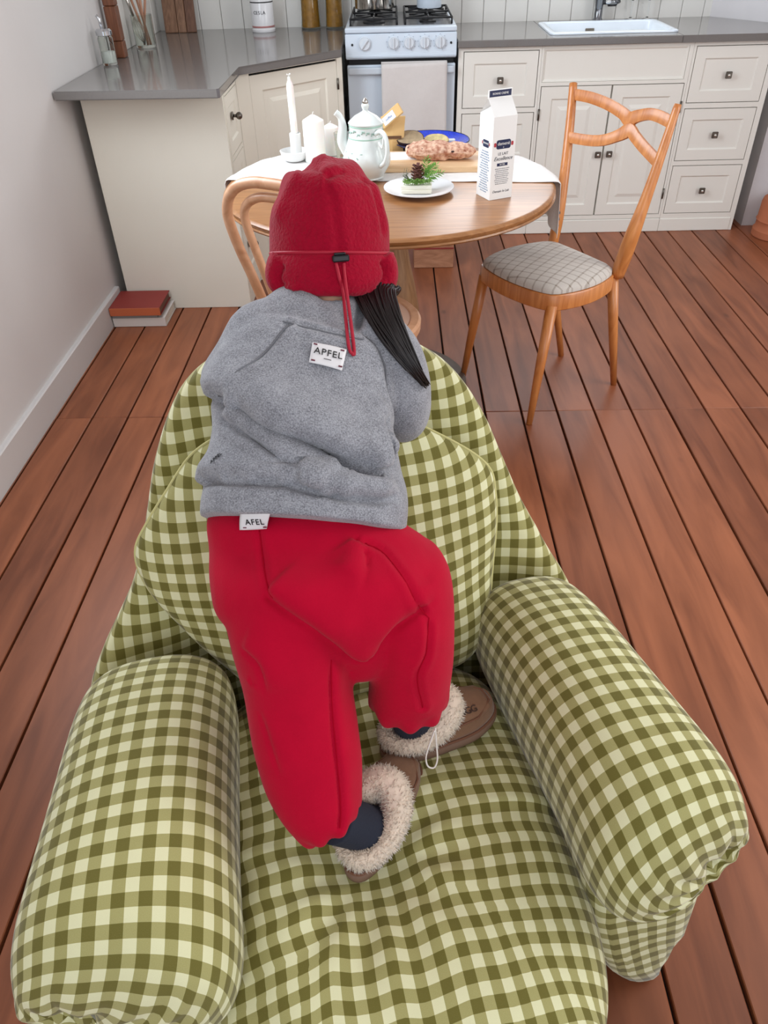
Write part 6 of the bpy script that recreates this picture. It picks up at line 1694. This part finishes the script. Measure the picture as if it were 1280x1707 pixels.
# an open band with thickness: outer skin then inner skin
outer_ = []
N_ = 64
P = [Vector(r[:3]) for r in rg_]
tdir = (P[-1] - P[0]).normalized()
def band_ring(r, grow, t):
    U = Vector(r[3:6]); a = U.length + grow
    u = (U - t * U.dot(t)).normalized(); w_ = u.cross(t).normalized()
    out = [Vector(r[:3]) + u * a * math.cos(2 * math.pi * j / N_) + w_ * (r[6] + grow) * math.sin(2 * math.pi * j / N_) for j in range(N_)]
    for p in out:                                       # over the brow the cuff sits higher
        f = min(1.0, max(0.0, ((p - HC).dot(hf) - 0.02) / 0.06)); f = f * f * (3 - 2 * f)
        drop = max(0.0, (P[0] - Vector(r[:3])).length)
        p += -tdir * drop * 0.55 * f - tdir * 0.012 * f
    return out
# the flaps turn outward at the two sides: roll the lower edge outward there
def flare(p, k, j):
    c_ = abs(math.cos(2 * math.pi * j / N_))
    return p
rings_o = [band_ring(r, 0.0, tdir) for r in rg_]
rings_i = [band_ring(r, -0.007, tdir) for r in rg_]
allr = rings_o + rings_i[::-1]
vs = [[bm.verts.new(p) for p in r] for r in allr]
for a, b in zip(vs, vs[1:] + vs[:1]):
    for j in range(N_): bm.faces.new((a[j], a[(j + 1) % N_], b[(j + 1) % N_], b[j]))
me = remeshed(bm, 0.0032, 'hat_cuff'); smooth_mesh(me, 3, 0.5); me.name = 'hat_cuff'
for args in CUFF_FOLDS: fold(me, *args)
smooth_mesh(me, 1, 0.3)
cuffo = link('hat_cuff', me, fleece, hat, True, True)
cordm = M('red_cord', (172, 14, 46), 0.6, bump=0.2, bscale=500)
tgl = M('black_toggle', (18, 19, 22), 0.4)
# --- what is sewn on, worn and hanging
def patch(name, c, mat, parent, lift=0.0025, th=0.0012, bow=0.0, n=10):
    """a thin sewn label through four world corners (top left, top right, bottom right, bottom left)"""
    c = [Vector(p) for p in c]
    nn = (c[1] - c[0]).cross(c[3] - c[0]).normalized()
    if nn.z < 0: nn = -nn
    top, bot = [], []
    bm = bmesh.new()
    for j in range(n + 1):
        ra, rb = [], []
        for i in range(n + 1):
            u, v = i / n, j / n
            p = c[0].lerp(c[1], u).lerp(c[3].lerp(c[2], u), v) + nn * (lift + bow * (4 * u * (1 - u) * 0.7 + 4 * v * (1 - v) * 0.5))
            ra.append(bm.verts.new(p + nn * th)); rb.append(bm.verts.new(p))
        top.append(ra); bot.append(rb)
    for j in range(n):
        for i in range(n):
            bm.faces.new((top[j][i], top[j + 1][i], top[j + 1][i + 1], top[j][i + 1]))
            bm.faces.new((bot[j][i], bot[j][i + 1], bot[j + 1][i + 1], bot[j + 1][i]))
    for j in range(n):
        bm.faces.new((top[j][0], bot[j][0], bot[j + 1][0], top[j + 1][0])); bm.faces.new((top[j][n], top[j + 1][n], bot[j + 1][n], bot[j][n]))
        bm.faces.new((top[0][j], top[0][j + 1], bot[0][j + 1], bot[0][j])); bm.faces.new((top[n][j], bot[n][j], bot[n][j + 1], top[n][j + 1]))
    o = from_bm(name, bm, mat, parent, True, True)
    ctr = sum(c, Vector()) / 4 + nn * (lift + th + bow * 1.2)
    return o, basis(ctr, c[1] - c[0] + c[2] - c[3], c[0] - c[3] + c[1] - c[2]), nn
tagw = M('white_satin_label', (226, 225, 226), 0.5)
st_p = M('plum_stitch', (110, 52, 66), 0.7)
lab, LM, ln = patch('neck_label', LABEL1, tagw, sweat, 0.003, 0.001, 0.0022)
lettering('lettering', 'APFEL', 0.0135, LM @ Matrix.Translation((0, 0.002, 0.0008)), ink, lab, 0.0003, spacing=1.12)
obox('underline', (-0.005, -0.0075, 0.0006), (0.005, -0.0068, 0.0010), ink, lab, M4=LM)
for sx in (-1, 1):
    for sy in (-1, 1):
        obox('stitch', (sx * 0.0185 - 0.0026, sy * 0.0123 - 0.0007, -0.0014), (sx * 0.0185 + 0.0026, sy * 0.0123 + 0.0007, 0.0002), st_p, lab, M4=LM)
lab, LM, ln = patch('waist_label', LABEL2, tagw, trousers, 0.003, 0.001, 0.002)
lettering('lettering', 'AFEL', 0.0115, LM @ Matrix.Translation((0.002, -0.001, 0.0008)), ink, lab, 0.0003, spacing=1.15)
for sx in (-1, 1):
    obox('stitch', (sx * 0.0145 - 0.0024, -0.0096, -0.001), (sx * 0.0145 + 0.0024, -0.0083, 0.0004), st_p, lab, M4=LM)
a, b = Vector(SIDE[0]), Vector(SIDE[1]); nn = Vector(SIDE[2]).normalized()
lettering('lettering', 'APFEL', 0.0075, basis((a + b) / 2 + nn * 0.0015, b - a, nn.cross(b - a)), ink, sweat, 0.0004)

# hat cord, stopper and loop
ring_ = band_ring(cuff[0], 0.0005, tdir)
ring_ = [p + tdir * 0.001 for p in ring_]
otube('cord', ring_, 0.0024, cordm, hat, 8, True)
tp_ = Vector(TOGGLE)
tn = Vector((0.2, -0.95, 0.25)).normalized(); tx = (Vector((0.98, 0.16, 0)) - tn * Vector((0.98, 0.16, 0)).dot(tn)).normalized()
TM = basis(tp_ + tn * 0.003, tx, tn.cross(tx))
tg_ = obox('toggle', (-0.0115, -0.0045, -0.003), (0.0115, 0.0045, 0.007), tgl, hat, bev=0.002, seg=2, M4=TM)
obox('toggle_button', (-0.009, 0.0046, -0.001), (0.007, 0.0075, 0.005), tgl, tg_, bev=0.001, M4=TM)
bm = bmesh.new()
tube(bm, crspline(STRAND, 6), 0.0024, 8)
from_bm('cord_loop', bm, cordm, hat, smooth=True)

# hair: dark lengths falling over the right shoulder, and the nape
hairm = M('dark_brown_hair', (30, 22, 22), 0.38, spec=0.45, var=0.3, vscale=30)
bm = bmesh.new()
rnd = random.Random(5)
main = crspline(HAIR, 6)
for k in range(150):
    o1 = rnd.uniform(-1, 1); o2 = rnd.uniform(-1, 1); ph = rnd.uniform(0, 6)
    end = rnd.uniform(0.72, 1.0)
    n_ = int(len(main) * end); pts, rad = [], []
    for i in range(max(4, n_)):
        t_ = i / (len(main) - 1)
        p = main[i]; d = (main[min(i + 1, len(main) - 1)] - main[max(i - 1, 0)]).normalized()
        sd = d.cross(Vector((0.1, -0.75, 0.65))).normalized()
        up_ = sd.cross(d).normalized()
        wd = interp([0, 0.25, 0.6, 1.0], [0.036, 0.026, 0.015, 0.003], t_)
        pts.append(p + sd * (o1 * wd + 0.002 * math.sin(t_ * 7 + ph)) + up_ * (o2 * 0.006 * (1 - t_ * 0.6) + 0.003))
        rad.append(0.0026 * (1 - 0.75 * (i / max(4, n_ - 1))))
    tube(bm, pts, rad, 5)
hair = from_bm('hair', bm, hairm, person, True, True)
hair['kind'] = 'stuff'
bm = bmesh.new()
for k in range(70):
    a_ = R(180 + rnd.uniform(0, 1) * 180); rr_ = rnd.uniform(0.052, 0.066)
    b0 = HC + hx * math.cos(a_) * 0.074 + hf * math.sin(a_) * 0.078 - hz * 0.030
    x_ = math.cos(a_)
    e0 = Vector((-0.100, 1.046, 0.968)) + hx * (x_ * 0.062 + 0.02 * (1 if x_ > 0 else -1)) - hf * (0.03 * abs(math.sin(a_))) - hz * rnd.uniform(-0.006, 0.012)
    if abs(x_) < 0.45: e0 = b0 - hz * rnd.uniform(0.012, 0.03) + hf * 0.012
    tube(bm, [b0, (b0 + e0) / 2 - hf * 0.002, e0], [0.0024, 0.0026, 0.0006], 5)
nh = from_bm('nape_hair', bm, hairm, person, True, True); nh['kind'] = 'stuff'
hc_ = Vector(main[3]) + Vector((-0.012, -0.010, 0.004))
obox('hair_clip', (-0.003, -0.010, -0.0015), (0.003, 0.010, 0.002), M('pearl_clip', (214, 190, 176), 0.3, metal=0.4), person, bev=0.001, M4=basis(hc_, (1, 0.2, -0.2), (0.25, 0.1, 1)))

# socks and fur lined slippers
navyk = M('navy_sock', (34, 38, 52), 0.9, bump=0.2, bscale=300)
suede = M('tan_suede', (136, 98, 72), 0.85, var=0.16, vscale=30, bump=0.15, bscale=200, sheen=0.2)
suede2 = M('brown_welt', (116, 76, 56), 0.8)
rub = M('taupe_sole', (122, 94, 78), 0.75, bump=0.1, bscale=150)
furm = M('cream_shearling', (232, 214, 194), 0.95, sheen=0.4, var=0.12, vscale=120, spec=0.1)
def slipper(origin, yaw, lab, z0, logo, sock_top, pitch=0.0):
    Tm = Matrix.Translation((origin[0], origin[1], z0)) @ Matrix.Rotation(yaw, 4, 'Z') @ Matrix.Rotation(pitch, 4, 'Y')
    def w3(*p): return Tm @ Vector(p)
    s = bpy.data.objects.new('slipper', None); C.objects.link(s); s.parent = person
    s['label'] = lab
    ws = Vector((origin[0], origin[1], z0)); s.location = ws - person.location
    # sole outline
    def outline(g, z, n=48):
        out = []
        for i in range(n):
            a = 2 * math.pi * i / n
            x = 0.104 * math.cos(a); wd = interp([-0.104, -0.06, 0.0, 0.05, 0.104], [0.034, 0.037, 0.039, 0.045, 0.045], x)
            y = wd * math.copysign(abs(math.sin(a)) ** 0.82, math.sin(a))
            out.append((x + g * math.cos(a), y + g * math.sin(a), z))
        return out
    bm = bmesh.new(); prev = None
    for g, z in ((-0.006, 0.0), (0.0, 0.004), (0.002, 0.012), (0.0015, 0.020), (-0.003, 0.0235)):
        ring = [bm.verts.new(w3(*p)) for p in outline(g, z)]
        if prev:
            for j in range(48): bm.faces.new((prev[j], prev[(j + 1) % 48], ring[(j + 1) % 48], ring[j]))
        else: bm.faces.new(ring[::-1])
        prev = ring
    bm.faces.new(prev)
    smooth_angle(from_bm('sole', bm, rub, s), 50)
    otube('welt', [w3(*p) for p in outline(-0.002, 0.0238)], 0.0024, suede2, s, 6, True)
    # upper: low wall all round, closing into a vamp over the toes
    bm = bmesh.new(); rows = []
    for z, g in ((0.022, -0.003), (0.032, -0.004), (0.044, -0.007), (0.052, -0.010)):
        rows.append([bm.verts.new(w3(*p)) for p in outline(g, z)])
    for a, b in zip(rows[:-1], rows[1:]):
        for j in range(48): bm.faces.new((a[j], a[(j + 1) % 48], b[(j + 1) % 48], b[j]))
    # vamp dome
    vrows = []
    for k in range(9):
        f = k / 8
        x = -0.004 + f * (0.091 + 0.004)
        wd = interp([-0.02, 0.02, 0.05, 0.08, 0.0915], [0.030, 0.035, 0.036, 0.026, 0.010], x)
        zt = interp([-0.02, 0.01, 0.05, 0.08, 0.0915], [0.084, 0.080, 0.068, 0.056, 0.051], x)
        row = []
        for q in range(13):
            b_ = -1 + 2 * q / 12
            row.append(bm.verts.new(w3(x, wd * b_, 0.0515 + (zt - 0.0515) * (1 - abs(b_) ** 2.4))))
        vrows.append(row)
    for a, b in zip(vrows[:-1], vrows[1:]):
        for q in range(12): bm.faces.new((a[q], a[q + 1], b[q + 1], b[q]))
    up = from_bm('upper', bm, suede, s, True, True)
    md = up.modifiers.new('thick', 'SOLIDIFY'); md.thickness = 0.003; md.offset = -1
    pl = [w3(interp([0, 1], [0.0, 0.086], t_), sg * interp([0, 0.6, 1], [0.0335, 0.0345, 0.012], t_), 0.0535) for sg, seq in ((1, np.linspace(0, 1, 14)), (-1, np.linspace(1, 0, 14))) for t_ in seq]
    otube('vamp_seam', pl, 0.0018, suede2, s, 6)
    # shearling collar: a soft core ring and tufts on it
    loop = []
    for i in range(40):
        a = 2 * math.pi * i / 40
        x = -0.040 + 0.052 * math.cos(a); y = 0.034 * math.sin(a)
        f = (1 + math.cos(a)) / 2
        loop.append((Vector((x, y, 0.050 + 0.032 * f ** 1.3)), 0.0125 + 0.0125 * f ** 1.5))
    bm = bmesh.new()
    tube(bm, [Tm @ p for p, r_ in loop], [r_ for p, r_ in loop], 12, True, True)
    col = from_bm('fur_collar', bm, furm, s, True, True)
    V, F = [], []
    rg = random.Random(11)
    for k in range(5200):
        i = rg.randrange(40); p, r_ = loop[i]; p2, r2 = loop[(i + 1) % 40]; f = rg.random()
        c = p.lerp(p2, f); t = (p2 - p).normalized(); u = t.cross(Vector((0, 0, 1))).normalized(); v = t.cross(u)
        a = rg.uniform(0, 2 * math.pi); nrm = u * math.cos(a) + v * math.sin(a)
        b0 = c + nrm * (r_ + (r2 - r_) * f) * 0.93
        d = (nrm + Vector((rg.gauss(0, .45), rg.gauss(0, .45), rg.gauss(0, .45) - 0.15))).normalized()
        L_ = rg.uniform(0.004, 0.0095); wd = rg.uniform(0.0009, 0.0018)
        sx = d.cross(Vector((0.3, 0.2, 0.9))).normalized(); sy = d.cross(sx)
        k0 = len(V)
        for q in range(3): V.append(Tm @ (b0 + (sx * math.cos(2.094 * q) + sy * math.sin(2.094 * q)) * wd))
        V.append(Tm @ (b0 + d * L_ + Vector((0, 0, -0.002))))
        F += [(k0, k0 + 1, k0 + 3), (k0 + 1, k0 + 2, k0 + 3), (k0 + 2, k0, k0 + 3)]
    t_ = from_vf('fur_tufts', V, F, furm, col, True, True); t_['kind'] = 'stuff'
    if logo:
        lm = Tm @ basis((0.040, -0.0225, 0.0655), (0.95, 0.0, -0.12), (0.05, 0.9, 0.36))
        lettering('lettering', 'UGG', 0.016, lm, M('dark_brown_print', (62, 40, 32), 0.7), up, 0.0006, spacing=0.85)
    # sock
    foot = w3(-0.045, 0, 0.05)
    pts = crspline([Vector(sock_top), Vector(sock_top).lerp(foot, 0.5), foot, w3(-0.02, 0, 0.035), w3(0.03, 0, 0.034)], 5)
    bm = bmesh.new(); tube(bm, pts, [0.033 if i < 12 else 0.027 for i in range(len(pts))], 18)
    from_bm('sock', bm, navyk, person, True, True)
    return s
slipper((0.060, 0.738), R(27), 'right tan slipper with shearling collar, toe pointing right', 0.349, True, (0.012, 0.700, 0.515))
slipper((-0.030, 0.596), R(66), 'left tan slipper with shearling collar, heel toward the camera', 0.338, False, (-0.094, 0.538, 0.445))
otube('drawcord', crspline(DRAW, 6), 0.0013, M('white_cord', (228, 220, 212), 0.6), trousers, 6)
